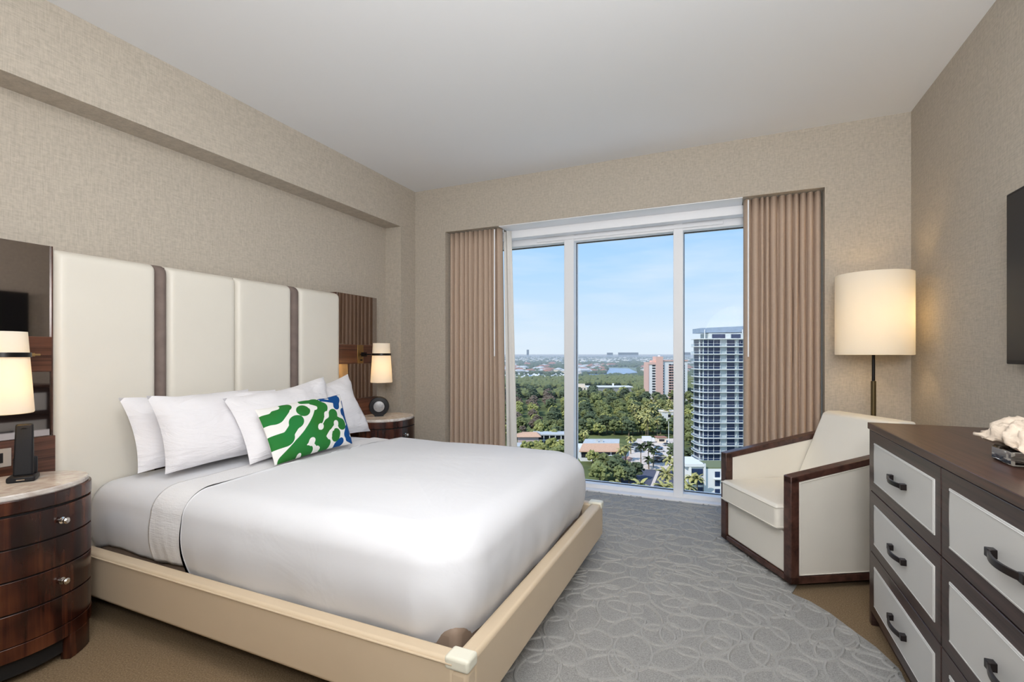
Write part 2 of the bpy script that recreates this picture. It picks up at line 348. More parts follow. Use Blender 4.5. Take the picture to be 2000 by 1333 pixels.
def pad(y0, y1, x1=-2.778, mat=HEADL, name='cushioned_panel', rz=.045):
    b = MB(); n = 16
    def fn(u, v):
        y = y0 + (y1 - y0) * u; z = .09 + 1.595 * v
        e = min(y - y0, y1 - y) / .03; ez = (1.685 - z) / rz
        k = math.sqrt(max(0, 1 - (1 - min(1, e)) ** 2)); kz = math.sqrt(max(0, 1 - (1 - min(1, ez)) ** 2))
        return (-2.864 + (x1 + 2.864) * min(1, (.55 + .45 * k)) * kz, y, z)
    U = [0, .01, .03, .06, .1, .2, .35, .5, .65, .8, .9, .94, .97, .99, 1]; V = [0, .3, .6, .85, .93, .955, .97, .98, .987, .993, .997, 1]
    vs = [fn(u, v) for v in V for u in U]; nu = len(U)
    b.add(vs, [(j * nu + i, j * nu + i + 1, (j + 1) * nu + i + 1, (j + 1) * nu + i) for j in range(len(V) - 1) for i in range(nu - 1)])
    b.box(-2.866, y0, .09, -2.862, y1, 1.684); b.box(-2.866, y0 + .0, .09, -2.83, y0 + .004, 1.66).box(-2.866, y1 - .004, .09, -2.83, y1, 1.66)
    return obj(name, b, mat, hb, world=True, ang=60)
pad(1.17, 1.598); pad(1.656, 2.0585); pad(2.0605, 2.479); pad(2.546, 2.942)
for y0, y1 in ((1.599, 1.655), (2.480, 2.545)): pad(y0, y1, -2.775, STRIP, 'grey_strip', .05)

# outlet
t = thing('wall_outlet', 'grey power outlet plate on the walnut base left of the phone dock', 'outlet', (-2.834, .98, .72))
obj('plate', MB().box(-2.796, .905, .722, -2.790, 1.025, .80), PLATE, t, .002, world=True)
obj('socket', MB().box(-2.791, .935, .74, -2.7885, .965, .782).box(-2.791, .972, .74, -2.7885, .998, .782), PLASTIC, t, world=True)

# sconces
def sconce(yc, label):
    t = thing('wall_sconce', label, 'wall lamp', (-2.58, yc, .97), group=None)
    c = (-2.58, yc, 0)
    obj('shade', MB().lathe([(.085, .968), (.0875, .972), (.0675, 1.288), (.065, 1.288), (.065, 1.286), (.085, .97)], 40, c, cap=False), LSHADE, t, world=True)
    rg = MB().lathe([(.0735, 1.188), (.0795, 1.188), (.0785, 1.206), (.0725, 1.206), (.0735, 1.188)], 40, c, cap=False)
    r_ = obj('ring', rg, BLACKM, t, world=True)
    obj('thumb_screw', MB().tube([(-2.575, yc + .076, 1.197), (-2.575, yc + .09, 1.197)], .008, 10).tube([(-2.575, yc + .09, 1.197), (-2.575, yc + .108, 1.197)], .004, 8), BRASS, r_, world=True)
    obj('arm', MB().tube([(-2.80, yc, 1.197), (-2.655, yc, 1.197)], .006, 10).box(-2.775, yc - .018, 1.18, -2.745, yc + .018, 1.214), BLACKM, t, world=True)
    p = obj('mount_plate', MB().box(-2.803, yc - .035, 1.122, -2.795, yc + .035, 1.276), BRASS, t, .002, world=True)
    obj('switch', MB().tube([(-2.796, yc, 1.15), (-2.78, yc, 1.15)], .006, 8), BLACKM, p, world=True)
    obj('lamp_socket', MB().lathe([(.012, 1.135), (.014, 1.14), (.014, 1.185), (.008, 1.19)], 16, c), simple('bulb_glass', rgb(255, 240, 210), .4), t, world=True)
    l = light('sconce_glow', 'POINT', (-2.572, yc, 1.09), 1.5, (1, .62, .24), shadow_soft_size=.022)
    return t
sconce(.925, 'lit white tapered wall lamp above the nearer nightstand at left edge')
sconce(3.19, 'lit white tapered wall lamp above the far nightstand by the column')

# nightstands
def nightstand(cy, label, knob_ang):
    cx = -2.545; A, B = .262, .212
    t = thing('nightstand', label, 'nightstand', (cx, cy, 0), group=None)
    def ell(k, z0, z1, a0=0, a1=360, n=48, inner=None):
        b = MB(); P = [(k, z0), (k, z1)]
        full = a1 - a0 >= 360
        ang = [R(a0 + (a1 - a0) * i / n) for i in range(n + (0 if full else 1))]
        if full: return b.lathe([(1, z0), (1, z1)], n, (0, 0, 0), B * k, A * k)
        ki = inner or .9
        pts = [(B * k * math.cos(q), A * k * math.sin(q)) for q in ang] + [(B * ki * math.cos(q), A * ki * math.sin(q)) for q in reversed(ang)]
        n2 = len(ang); v = [(x, y, z0) for x, y in pts] + [(x, y, z1) for x, y in pts]; m = len(pts)
        f = [(i, (i + 1) % m, m + (i + 1) % m, m + i) for i in range(m)]
        for i in range(n2 - 1):
            f += [(i, m - 1 - i, m - 2 - i, i + 1), (m + i, m + i + 1, 2 * m - 2 - i, 2 * m - 1 - i)]
        return b.add(v, f)
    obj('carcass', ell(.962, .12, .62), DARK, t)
    obj('rim', ell(1.0, .622, .672), VENEER, t, .003)
    obj('side_back', ell(.995, .12, .618, 62, 298, inner=.94), VENEER, t)
    obj('marble_top', MB().lathe([(.955, .672), (.965, .676), (.965, .688), (.95, .692)], 64, (0, 0, 0), B, A), MARBLE, t, ang=20)
    zz = [(.502, .614), (.386, .497), (.268, .381), (.150, .263)]
    for i, (z0, z1) in enumerate(zz):
        d = obj('drawer' if i % 2 == 0 else 'drawer_lower_front', ell(1.0, z0, z1, -60, 60, inner=.96), VENEER, t, .0015, 1)
        if i % 2 == 0:
            q = R(knob_ang); px, py = B * math.cos(q), A * math.sin(q); nx, ny = math.cos(q) / B, math.sin(q) / A; L = math.hypot(nx, ny); nx /= L; ny /= L
            zc = (z0 + z1) / 2
            obj('knob', MB().tube([(px + nx * e, py + ny * e, zc) for e in (0, .004, .006, .016, .019, .025, .029, .030)], [.013, .013, .006, .006, .011, .012, .008, .001], 16), NICKEL, d)
    b = ell(1.0, .095, .147)
    obj('plinth', b, VENEER, t, .002)
    for q in (42, 138, 222, 318):
        fb = MB()
        aa = [R(q - 14 + 28 * i / 6) for i in range(7)]
        pts = [(B * 1.0 * math.cos(x), A * 1.0 * math.sin(x)) for x in aa] + [(B * .84 * math.cos(x), A * .84 * math.sin(x)) for x in reversed(aa)]
        fb.prism(pts, 0, .096); obj('foot', fb, VENEER, t, .003)
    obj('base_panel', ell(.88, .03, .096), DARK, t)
    return t
nightstand(.915, 'oval dark walnut nightstand with marble top in the left foreground', 20)
nightstand(3.205, 'oval dark walnut nightstand with marble top beyond the bed beside the column', -6)

# phone dock
t = thing('phone_dock', 'black handset standing upright in a charging dock on near nightstand', 'phone', (-2.585, .985, .692), R(-32))
obj('dock_base', MB().box(-.04, -.042, 0, .045, .042, .022).box(-.04, -.036, .02, -.02, .036, .09), PLASTIC, t, .006)
obj('handset', MB().add([(-.018, -.030, .02), (.012, -.030, .02), (.012, .030, .02), (-.018, .030, .02), (-.030, -.026, .225), (-.008, -.026, .225), (-.008, .026, .225), (-.030, .026, .225)],
    [(3, 2, 1, 0), (4, 5, 6, 7), (0, 1, 5, 4), (1, 2, 6, 5), (2, 3, 7, 6), (3, 0, 4, 7)]), PLASTIC, t, .006)
obj('earpiece', MB().tube([(-.0085, 0, .200), (-.006, 0, .200)], .011, 16), BLACKM, t)
obj('front_badge', MB().box(.045, -.012, .008, .0465, .012, .012), NICKEL, t)

# round speaker clock
t = thing('round_alarm_clock', 'round black alarm clock with grey dial on the far nightstand', 'clock', (-2.60, 3.185, .692), R(-52))
def ydisc(prof, n=40):   # lathe about local x axis
    b = MB(); b.lathe(prof, n); b.v = [(z, x, y + .080) for x, y, z in b.v]; return b
obj('body', ydisc([(.055, -.032), (.072, -.026), (.080, -.010), (.080, .016), (.074, .030), (.048, .034), (.044, .026)]), PLASTIC, t, ang=50)
obj('dial', ydisc([(.044, .024), (.044, .029), (.038, .031)]), GREYPL, t)
obj('stand', MB().box(-.03, -.035, 0, .03, .035, .012), PLASTIC, t, .003)

# ------------------------------------------------------------------ bed
BX0, BX1, BY0, BY1 = -2.785, -.68, 1.22, 2.90
bed = thing('bed', 'queen bed frame with low cream leather rails and pale corner caps', 'bed', (-1.74, 2.06, 0))
TH = .062; Z0, Z1 = .108, .305
def rail(name, x0, y0, x1, y1):
    return obj(name, MB().box(x0, y0, Z0, x1, y1, Z1), RAILL, bed, .014, 4, world=True)
r1 = rail('side_rail', BX0 + .02, BY0, BX1 - .045, BY0 + TH); r2 = rail('side_rail', BX0 + .02, BY1 - TH, BX1 - .045, BY1); r3 = rail('foot_rail', BX1 - TH, BY0 + .045, BX1, BY1 - .045)
for rl, yy, s in ((r1, BY0, -1), (r2, BY1, 1)):
    obj('piping', MB().tube([(BX0 + .03, yy + s * .001, Z1 - .012), (BX1 - .05, yy + s * .001, Z1 - .012)], .0035, 8), RAILL, rl, world=True)
for y0, y1 in ((BY0 - .003, BY0 + .06), (BY1 - .06, BY1 + .003)):
    obj('corner_post', MB().box(BX1 - .06, y0 + .004, Z0 + .002, BX1 - .001, y1 - .004, Z1 - .03), RAILL, bed, .012, 4, world=True)
    obj('corner_cap', MB().box(BX1 - .078, y0, Z1 - .030, BX1 + .004, y1, Z1 + .010), CAPL, bed, .010, 4, world=True)
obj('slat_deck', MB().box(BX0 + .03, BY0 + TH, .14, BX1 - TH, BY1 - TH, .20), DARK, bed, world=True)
for x, y in ((-2.6, 1.42), (-2.6, 2.70), (-.95, 1.42), (-.95, 2.70), (-1.75, 2.06)):
    obj('leg', MB().lathe([(.028, 0), (.034, .02), (.034, .14)], 16, (x, y, 0)), DARK, bed, world=True)
mt = thing('mattress', 'brown fabric box base and mattress showing under the white duvet', 'mattress', (-1.74, 2.06, .20))
obj('box_base', MB().box(-2.762, 1.325, .20, -.775, 2.795, .33), BOXSP, mt, .03, 4, world=True)
obj('mattress_core', MB().box(-2.762, 1.34, .33, -.80, 2.78, .575), SHEET, mt, .06, 5, world=True)

def fbm(x, y, z, s): return noise.fractal(Vector((x * s, y * s, z * s)), 1.0, 2.0, 3)
def bed_profile(y0, y1, zt, zb, bulge, n=12, rr=.11):
    P = []
    for i in range(n + 1):   # near side, from bottom to the corner
        q = i / n; z = zb + (zt - rr - zb) * q; P.append((y0 - bulge * math.sin(math.pi * (.15 + .7 * q)) + .02 * (1 - q) ** 2, z))
    for i in range(1, 9):
        a = math.pi / 2 * i / 8; P.append((y0 - bulge * math.sin(math.pi * .85) + rr * (1 - math.cos(a)), zt - rr + rr * math.sin(a)))
    left = P; right = [(y0 + y1 - y, z) for y, z in reversed(P)]
    m = 30; a, c = left[-1][0], right[0][0]
    mid = [(a + (c - a) * i / m, zt + .012 * math.sin(math.pi * i / m)) for i in range(1, m)]
    return left + mid + right
def drape(name, x0, x1, y0, y1, zt, zb, bulge, mat, nx=30, wav=.006, hem=.012, seed=0, zfun=None, solid=.004, rr=.11, parent=None):
    P = bed_profile(y0, y1, zt, zb, bulge, rr=rr); n = len(P)
    b = MB()
    def fn(u, v):
        k = v * (n - 1); i = min(n - 2, int(k)); q = k - i; y = P[i][0] * (1 - q) + P[i + 1][0] * q; z = P[i][1] * (1 - q) + P[i + 1][1] * q
        x = x0 + (x1 - x0) * u
        side = max(0, (zt - .05 - z) / (zt - zb)); s = -1 if y < (y0 + y1) / 2 else 1
        y += s * wav * side * 2 * fbm(x + seed, 0, z * .3, 7)
        z += hem * side * fbm(x * 1.0 + seed, y, 0, 3) + wav * .5 * fbm(x + seed, y, 0, 5)
        if zfun: z += zfun(x, y)
        return (x, y, z)
    b.grid(fn, nx, n - 1)
    return obj(name, b, mat, parent, ang=180, solid=solid)
o = drape('bed_sheet', -2.765, -1.97, 1.305, 2.815, .600, .295, .020, SHEET, 40, .006, .02, 1, lambda x, y: -.03 * max(0, (-2.60 - x) / .19) ** 2)
tag(o, 'smooth white bed sheet covering the mattress under the pillows', 'sheet')
o = drape('folded_blanket', -2.285, -1.985, 1.298, 2.822, .608, .290, .024, FOLD, 34, .010, .03, 4)
tag(o, 'white textured folded-back blanket edge between sheet and duvet', 'blanket')
# duvet
b = MB(); rc0 = .16; N = 0
def rrect(hx, hy, rc, per=14):
    pts = []
    rc = max(.004, min(rc, hx - .001, hy - .001))
    for cx, cy, a0 in ((hx - rc, hy - rc, 0), (-hx + rc, hy - rc, 90), (-hx + rc, -hy + rc, 180), (hx - rc, -hy + rc, 270)):
        for i in range(per + 1):
            a = R(a0 + 90 * i / per); pts.append((cx + rc * math.cos(a), cy + rc * math.sin(a)))
    out_ = []   # subdivide straight stretches
    n = len(pts)
    for i in range(n):
        p, q = pts[i], pts[(i + 1) % n]; out_.append(p)
        if i % (per + 1) == per:
            k = 34
            for j in range(1, k): out_.append((p[0] + (q[0] - p[0]) * j / k, p[1] + (q[1] - p[1]) * j / k))
    return out_
hx, hy = (.765 + 2.05 + .6) / 2 - .35, .765
DX0, DX1, DYc = -2.055, -.747, 2.065
hx = (DX1 - (-2.7)) / 2; cxd = (DX1 - 2.7) / 2; hy = .780
lev = []
for i in range(11):
    q = i / 10; lev.append((.016 * (1 - q) ** 2 + .002 - .020 * math.sin(math.pi * q * .8), .268 + .242 * q))
rr = .115; i0 = lev[-1][0]
for i in range(1, 11):
    a = math.pi / 2 * i / 10; lev.append((i0 + rr * 1.15 * (1 - math.cos(a)), .510 + rr * math.sin(a)))
for q in (.2, .27, .34, .42, .5, .58, .66, .74, hy - .004): lev.append((q, .625 + .016 * min(1, (q - .13) / .4)))
vs = []
for ins, z in lev:
    for x, y in rrect(hx - ins, hy - ins, rc0 + .03 - ins * .7): vs.append((x + cxd, y + DYc, z))
n = len(vs) // len(lev)
out_ = []
for x, y, z in vs:
    side = max(0, min(1, (.60 - z) / .25))
    dx, dy = x - cxd, y - DYc
    w1 = fbm(x, y, z * .35, 4.2); w2 = fbm(x + 5, y + 3, z * .2, 11)
    nearc = math.exp(-((x - DX1) ** 2 + (y - (DYc - hy)) ** 2) / .06)
    k = side * (.010 * w1 + (.004 + .010 * nearc) * w2); sx_ = 1 if abs(dx) > hx - .2 and dx > 0 else 0; sy_ = math.copysign(1, dy) if abs(dy) > hy - .2 else 0
    z2 = z + .006 * fbm(x, y, 0, 2.6) * (1 - side) + side * .016 * fbm(x, y, 9, 2.2)
    out_.append((max(DX0, x + sx_ * k), y + sy_ * k, z2))
b.add(out_, [(k * n + i, k * n + (i + 1) % n, (k + 1) * n + (i + 1) % n, (k + 1) * n + i) for k in range(len(lev) - 1) for i in range(n)] + [tuple((len(lev) - 1) * n + i for i in range(n))])
o = obj('duvet', b, DUVET, None, ang=180); tag(o, 'smooth white duvet spread over the bed down to the rails', 'duvet')

# pillows
def pillow(name, BL, BR, TR, TL, th, mat, label, cat, group=None, nu=28, nv=20, seed=0, pinch=.075, wr=.026, field=None, flip=1):
    BL, BR, TR, TL = map(Vector, (BL, BR, TR, TL)); nrm = (BR - BL).cross(TL - BL).normalized()
    c = (BL + BR + TR + TL) / 4
    b = MB(); vals = []
    def P(u, v, s):
        a = 2 * u - 1; e = 2 * v - 1
        a2 = a * (1 - pinch * (1 - e * e)); e2 = e * (1 - pinch * 1.1 * (1 - a * a))
        uu, vv = (a2 + 1) / 2, (e2 + 1) / 2
        p = BL * (1 - uu) * (1 - vv) + BR * uu * (1 - vv) + TR * uu * vv + TL * (1 - uu) * vv
        h = (max(0, 1 - abs(a) ** 2.6) * max(0, 1 - abs(e) ** 2.6)) ** .55
        ed = 1 - h
        w = fbm(p.x * 1 + seed, p.y + seed * 2, p.z, 6) * wr * (1.2 - h * .6) * min(1, h * 4)
        sag = .012 * fbm(p.y + seed, 0, 0, 3) * (1 if e > 0 else .3) * abs(e)
        return p + nrm * (s * th / 2 * h + w) + Vector((0, 0, sag))
    b.grid(lambda u, v: P(u, v, 1), nu, nv); b.grid(lambda u, v: P(u, v, -1), nu, nv)
    if field:
        vals = [field(i / nu, j / nv) for j in range(nv + 1) for i in range(nu + 1)]
        vals = vals + [(-1, 0)] * len(vals)
    b.v = [tuple(Vector(q) - c) for q in b.v]
    me = b.mesh(name, mat, True, 180)
    if field:
        at = me.attributes.new('ink', 'FLOAT', 'POINT'); at.data.foreach_set('value', [q[0] for q in vals])
        at = me.attributes.new('hue', 'FLOAT', 'POINT'); at.data.foreach_set('value', [q[1] for q in vals])
    o = bpy.data.objects.new(name, me); col.objects.link(o); o.location = c; tag(o, label, cat, group)
    return o
G = 'white bed pillows'
pillow('bed_pillow', (-2.56, 1.385, .63), (-2.56, 2.08, .63), (-2.72, 2.09, .985), (-2.70, 1.375, .985), .14, PILLOW, 'white pillow at the back left, leaning on the headboard', 'pillow', G, seed=1)
pillow('bed_pillow', (-2.42, 2.17, .63), (-2.44, 2.89, .62), (-2.63, 2.86, 1.045), (-2.60, 2.25, .93), .17, PILLOW, 'white pillow at the back right, nearest the far nightstand', 'pillow', G, seed=2)
pillow('bed_pillow', (-2.42, 1.425, .632), (-2.36, 2.14, .64), (-2.52, 2.12, .99), (-2.54, 1.41, 1.00), .155, PILLOW, 'large white pillow in front at the left, nearest the camera', 'pillow', G, seed=3)
pillow('bed_pillow', (-2.22, 1.715, .635), (-2.28, 2.43, .64), (-2.50, 2.49, 1.045), (-2.42, 1.71, .965), .15, PILLOW, 'white pillow directly behind the green and blue cushion', 'pillow', G, seed=4)
caps = [(440, 345, 480, 345, 62, 0), (400, 400, 330, 520, 105, 0), (330, 520, 200, 540, 95, 0), (680, 420, 715, 445, 86, 0), (600, 612, 600, 618, 108, 0), (590, 650, 490, 850, 72, 0), (490, 870, 330, 900, 108, 0),
  (690, 268, 860, 282, 38, 0), (880, 300, 990, 390, 82, 0), (1000, 390, 1000, 400, 96, 0), (960, 470, 920, 610, 96, 0), (920, 600, 830, 770, 96, 0), (825, 780, 700, 950, 92, 0), (690, 960, 540, 1150, 90, 0), (690, 1060, 850, 1060, 80, 0), (820, 810, 960, 870, 96, 0), (960, 870, 1100, 980, 92, 0), (1090, 960, 1140, 950, 58, 0),
  (1000, 860, 1105, 660, 80, 0), (1110, 680, 1200, 560, 84, 0), (1198, 490, 1202, 500, 84, 0), (1240, 590, 1370, 620, 70, 0), (1380, 635, 1382, 650, 86, 0), (1275, 800, 1272, 845, 78, 0),
  (1000, 250, 1200, 262, 30, 1), (1180, 200, 1280, 220, 40, 1), (1280, 218, 1282, 224, 80, 1), (1275, 240, 1272, 345, 64, 1), (1425, 250, 1455, 350, 28, 1), (1420, 420, 1425, 440, 58, 1), (1440, 460, 1540, 640, 36, 1), (1530, 690, 1500, 790, 66, 1), (1520, 850, 1650, 865, 44, 1), (1330, 965, 1392, 905, 52, 1), (950, 240, 1390, 108, 8, 1)]
holes = [(1075, 495, 1078, 530, 42), (1060, 560, 1000, 680, 9), (985, 700, 984, 712, 48), (1260, 635, 1262, 655, 45), (1245, 660, 1215, 760, 9), (1155, 848, 1158, 856, 42), (870, 920, 868, 940, 50), (880, 960, 980, 1020, 14), (985, 1015, 1010, 1025, 30), (735, 1105, 745, 1120, 34), (800, 368, 880, 400, 36), (340, 330, 200, 370, 44)]
def field(u, v):
    X_ = (110 * (1 - u) + 1400 * u) * v + (430 * (1 - u) + 1650 * u) * (1 - v); Y_ = (320 * (1 - u) + 110 * u) * v + (1195 * (1 - u) + 900 * u) * (1 - v)
    def sd(c):
        x1, y1, x2, y2, r = c[:5]; dx, dy = x2 - x1, y2 - y1; t = max(0, min(1, ((X_ - x1) * dx + (Y_ - y1) * dy) / (dx * dx + dy * dy + 1e-6)))
        return math.hypot(X_ - x1 - dx * t, Y_ - y1 - dy * t) - r
    k = 6; g = [sum(math.exp(-max(-400, sd(c)) / k) for c in caps if c[5] == h) for h in (0, 1)]
    d = [-k * math.log(q + 1e-30) for q in g]
    hd = min(sd(h) for h in holes)
    dd = max(min(d), -hd)
    return (max(-1, min(1, -dd / 40)), 1.0 if d[1] < d[0] else 0.0)
M_ = Mat('printed_cushion_cotton', (1, 1, 1, 1), .8, 0, .2)
a1 = M_.n('ShaderNodeAttribute'); a1.attribute_name = 'ink'; a2 = M_.n('ShaderNodeAttribute'); a2.attribute_name = 'hue'
gr = M_.ramp(M_.noise((1, 1, 1), 3, 3), [(.35, rgb(46, 112, 40)), (.65, rgb(40, 126, 62))])
hm = M_.n('ShaderNodeMix', data_type='RGBA'); M_.l(a2.outputs['Fac'], hm.inputs['Factor']); M_.l(gr, hm.inputs['A']); hm.inputs['B'].default_value = rgb(14, 76, 140)
ik = M_.ramp(M_.math('ADD', a1.outputs['Fac'], .5), [(.47, (0, 0, 0, 1)), (.53, (1, 1, 1, 1))])
im = M_.n('ShaderNodeMix', data_type='RGBA'); M_.l(ik, im.inputs['Factor']); im.inputs['A'].default_value = rgb(238, 236, 232); M_.l(hm.outputs['Result'], im.inputs['B'])
M_.color(im.outputs['Result'])
pillow('throw_pillow', (-2.09, 1.755, .637), (-2.12, 2.345, .645), (-2.30, 2.43, .935), (-2.26, 1.775, .915), .11, M_.m, 'small oblong cushion printed with green and blue rounded blobs', 'cushion', nu=170, nv=110, seed=6, pinch=.035, wr=.004, field=field)

# ------------------------------------------------------------------ curtains
def curtain(x0, x1, folds, label, wand_x, flare=.03, lining=False, seed=0):
    t = thing('curtain', label, 'curtain', ((x0 + x1) / 2, 3.935, 0))
    b = MB(); rn = random.Random(seed); W = [rn.uniform(.75, 1.25) for _ in range(folds)]; T = sum(W); cum = [0]
    for q in W: cum.append(cum[-1] + q / T)
    def fn(u, v):
        i = max(k for k in range(folds) if cum[k] <= u + 1e-9) if u < 1 else folds - 1
        ph = (u - cum[i]) / (cum[i + 1] - cum[i]); z = .012 + 2.318 * v
        s = 1 - 2 * max(0, math.sin(math.pi * ph)) ** .62
        amp = .034 * (.75 + .25 * (1 - v)) * (.85 + .3 * noise.noise(Vector((i * 3.3, v * 2, seed))))
        x = x0 + (x1 - x0) * u + (u - .5) * 2 * flare * (1 - v) * (1 if (u > .5) == (x0 < -1) else 0) + .006 * noise.noise(Vector((i * 7.1, v * 3, 2))) * math.sin(math.pi * u)
        return (x, 3.937 + amp * s, z)
    b.grid(fn, folds * 16, 14)
    obj('pleated_panel', b, CURT, t, world=True, ang=180, solid=.003)
    obj('wand', MB().tube([(wand_x, 3.876, 2.31), (wand_x, 3.876, 1.18)], .0055, 8), WHITEP, t, world=True)
    obj('track', MB().box(x0 + .01, 3.985, 2.31, x1 - .01, 4.01, 2.334), WHITEP, t, world=True)
    if lining:
        obj('lining', MB().grid(lambda u, v: (-1.845 + .075 * u * (1 + .4 * (1 - v)) + .035 * (1 - v), 3.985 + .012 * math.sin(u * 9), .012 + 2.30 * v), 12, 10), LIN, t, world=True, ang=180, solid=.002)
    return t
curtain(-2.378, -1.845, 11, 'taupe pleated curtain gathered at the left side of the window', -1.885, .035, True, 1)
curtain(.118, .606, 11, 'taupe pleated curtain gathered at the right behind the armchair', .147, -.0, False, 2)

# ------------------------------------------------------------------ armchair
ac = thing('armchair', 'ivory leather club armchair with dark walnut edges by the window', 'armchair', (.301, 2.811, 0), math.atan2(.507, .862))
D, Wd = .76, .653; AT = .058
def top(x): return .575 + .125 * x / .6 if x < .6 else .70 + .02 * (x - .6) / .16
for y0, y1, s in ((0, AT, -1), (Wd - AT, Wd, 1)):
    f_ = obj('arm_frame', MB().box(0, y0, .03, .046, y1, top(0)).prism([(0, top(0)), (0, top(0) - .035), (D, top(D) - .035), (D, top(D))], y0, y1, 'y')
             .box(0, y0, .03, D, y1, .068).box(D - .045, y0, .03, D, y1, top(D) - .01), CHAIRW, ac, .004)
    pl = [(.047, .069), (D - .046, .069), (D - .046, top(D) - .037), (.047, top(.047) - .037)]
    obj('side_panel', MB().prism(pl, y0 + .004, y1 - .004, 'y'), CHAIRL, ac, .006, 3)
    yy = y0 + .003 if s < 0 else y1 - .003
    q = [(a_, yy, c_) for a_, c_ in ((.052, .075), (D - .052, .075), (D - .052, top(D) - .043), (.052, top(.052) - .043), (.052, .075))]
    obj('piping', MB().tube(q, .003, 6), CHAIRL, ac)
obj('front_panel', MB().box(.012, AT, .062, .05, Wd - AT, .275), CHAIRL, ac, .008, 3)
obj('front_base_rail', MB().box(.003, AT, .03, .05, Wd - AT, .06), CHAIRW, ac, .003)
sc = obj('seat_cushion', MB().add([(-.035, AT + .004, .283), (.62, AT + .004, .283), (.62, Wd - AT - .004, .283), (-.035, Wd - AT - .004, .283), (-.035, AT + .004, .415), (.62, AT + .004, .425), (.62, Wd - AT - .004, .425), (-.035, Wd - AT - .004, .415)],
    [(3, 2, 1, 0), (4, 5, 6, 7), (0, 1, 5, 4), (1, 2, 6, 5), (2, 3, 7, 6), (3, 0, 4, 7)]), CHAIRL, ac, .022, 5)
for zz in (.300, .402):
    obj('piping', MB().tube([(.5, AT + .002, zz), (-.033, AT + .004, zz), (-.037, AT + .012, zz), (-.037, Wd - AT - .012, zz), (-.033, Wd - AT - .004, zz), (.5, Wd - AT - .002, zz)], .003, 6), CHAIRL, sc)
obj('backrest', MB().prism([(.465, .40), (.655, .826), (.69, .838), (.775, .835), (.785, .72), (.76, .30), (.60, .30)], AT + .003, Wd - AT - .003, 'y'), CHAIRL, ac, .014, 4)
0 and obj('backrest_wing', MB().prism([(.66, .70), (.70, .832), (.735, .846), (.80, .842), (.80, .70)], .004, AT + .002, 'y').prism([(.66, .70), (.70, .832), (.735, .846), (.80, .842), (.80, .70)], Wd - AT - .002, Wd - .004, 'y'), CHAIRL, ac, .01, 3)
obj('back_panel', MB().box(D - .03, .02, .07, D + .04, Wd - .02, .72), CHAIRL, ac, .01, 3)
obj('swivel_base', MB().lathe([(.24, .0), (.25, .01), (.25, .022), (.20, .035)], 40, (.38, Wd / 2, 0)), DARK, ac)
obj('seat_box', MB().box(.05, AT, .05, D - .03, Wd - AT, .275), CHAIRL, ac)

# ------------------------------------------------------------------ floor lamp
fl = thing('floor_lamp', 'tall floor lamp with white drum shade and brass pole in the corner', 'floor lamp', (.82, 3.58, 0))
obj('shade', MB().lathe([(.193, 1.195), (.197, 1.197), (.197, 1.683), (.193, 1.685), (.192, 1.68), (.192, 1.2)], 64, cap=False), LSHADE, fl, ang=60)
obj('pole', MB().lathe([(.0135, .02), (.0135, 1.035), (.008, 1.037)], 20), DBRASS, fl)
obj('upper_stem', MB().lathe([(.0085, 1.03), (.0085, 1.40)], 16), BLACKM, fl)
obj('base', MB().lathe([(.13, 0), (.13, .012), (.12, .018), (.02, .024)], 40), DBRASS, fl)
obj('spider', MB().tube([(-.192, 0, 1.64), (.192, 0, 1.64)], .003, 6).tube([(0, -.192, 1.64), (0, .192, 1.64)], .003, 6).tube([(0, 0, 1.40), (0, 0, 1.645)], .004, 6), BLACKM, fl)
obj('bulb', MB().lathe([(.012, 1.40), (.03, 1.45), (.033, 1.48), (.02, 1.51), (.002, 1.52)], 16), bpy.data.materials['bulb_glass'], fl)
light('floor_lamp_glow', 'POINT', (.875, 3.59, 1.44), 3.4, (1, .72, .38), shadow_soft_size=.045)

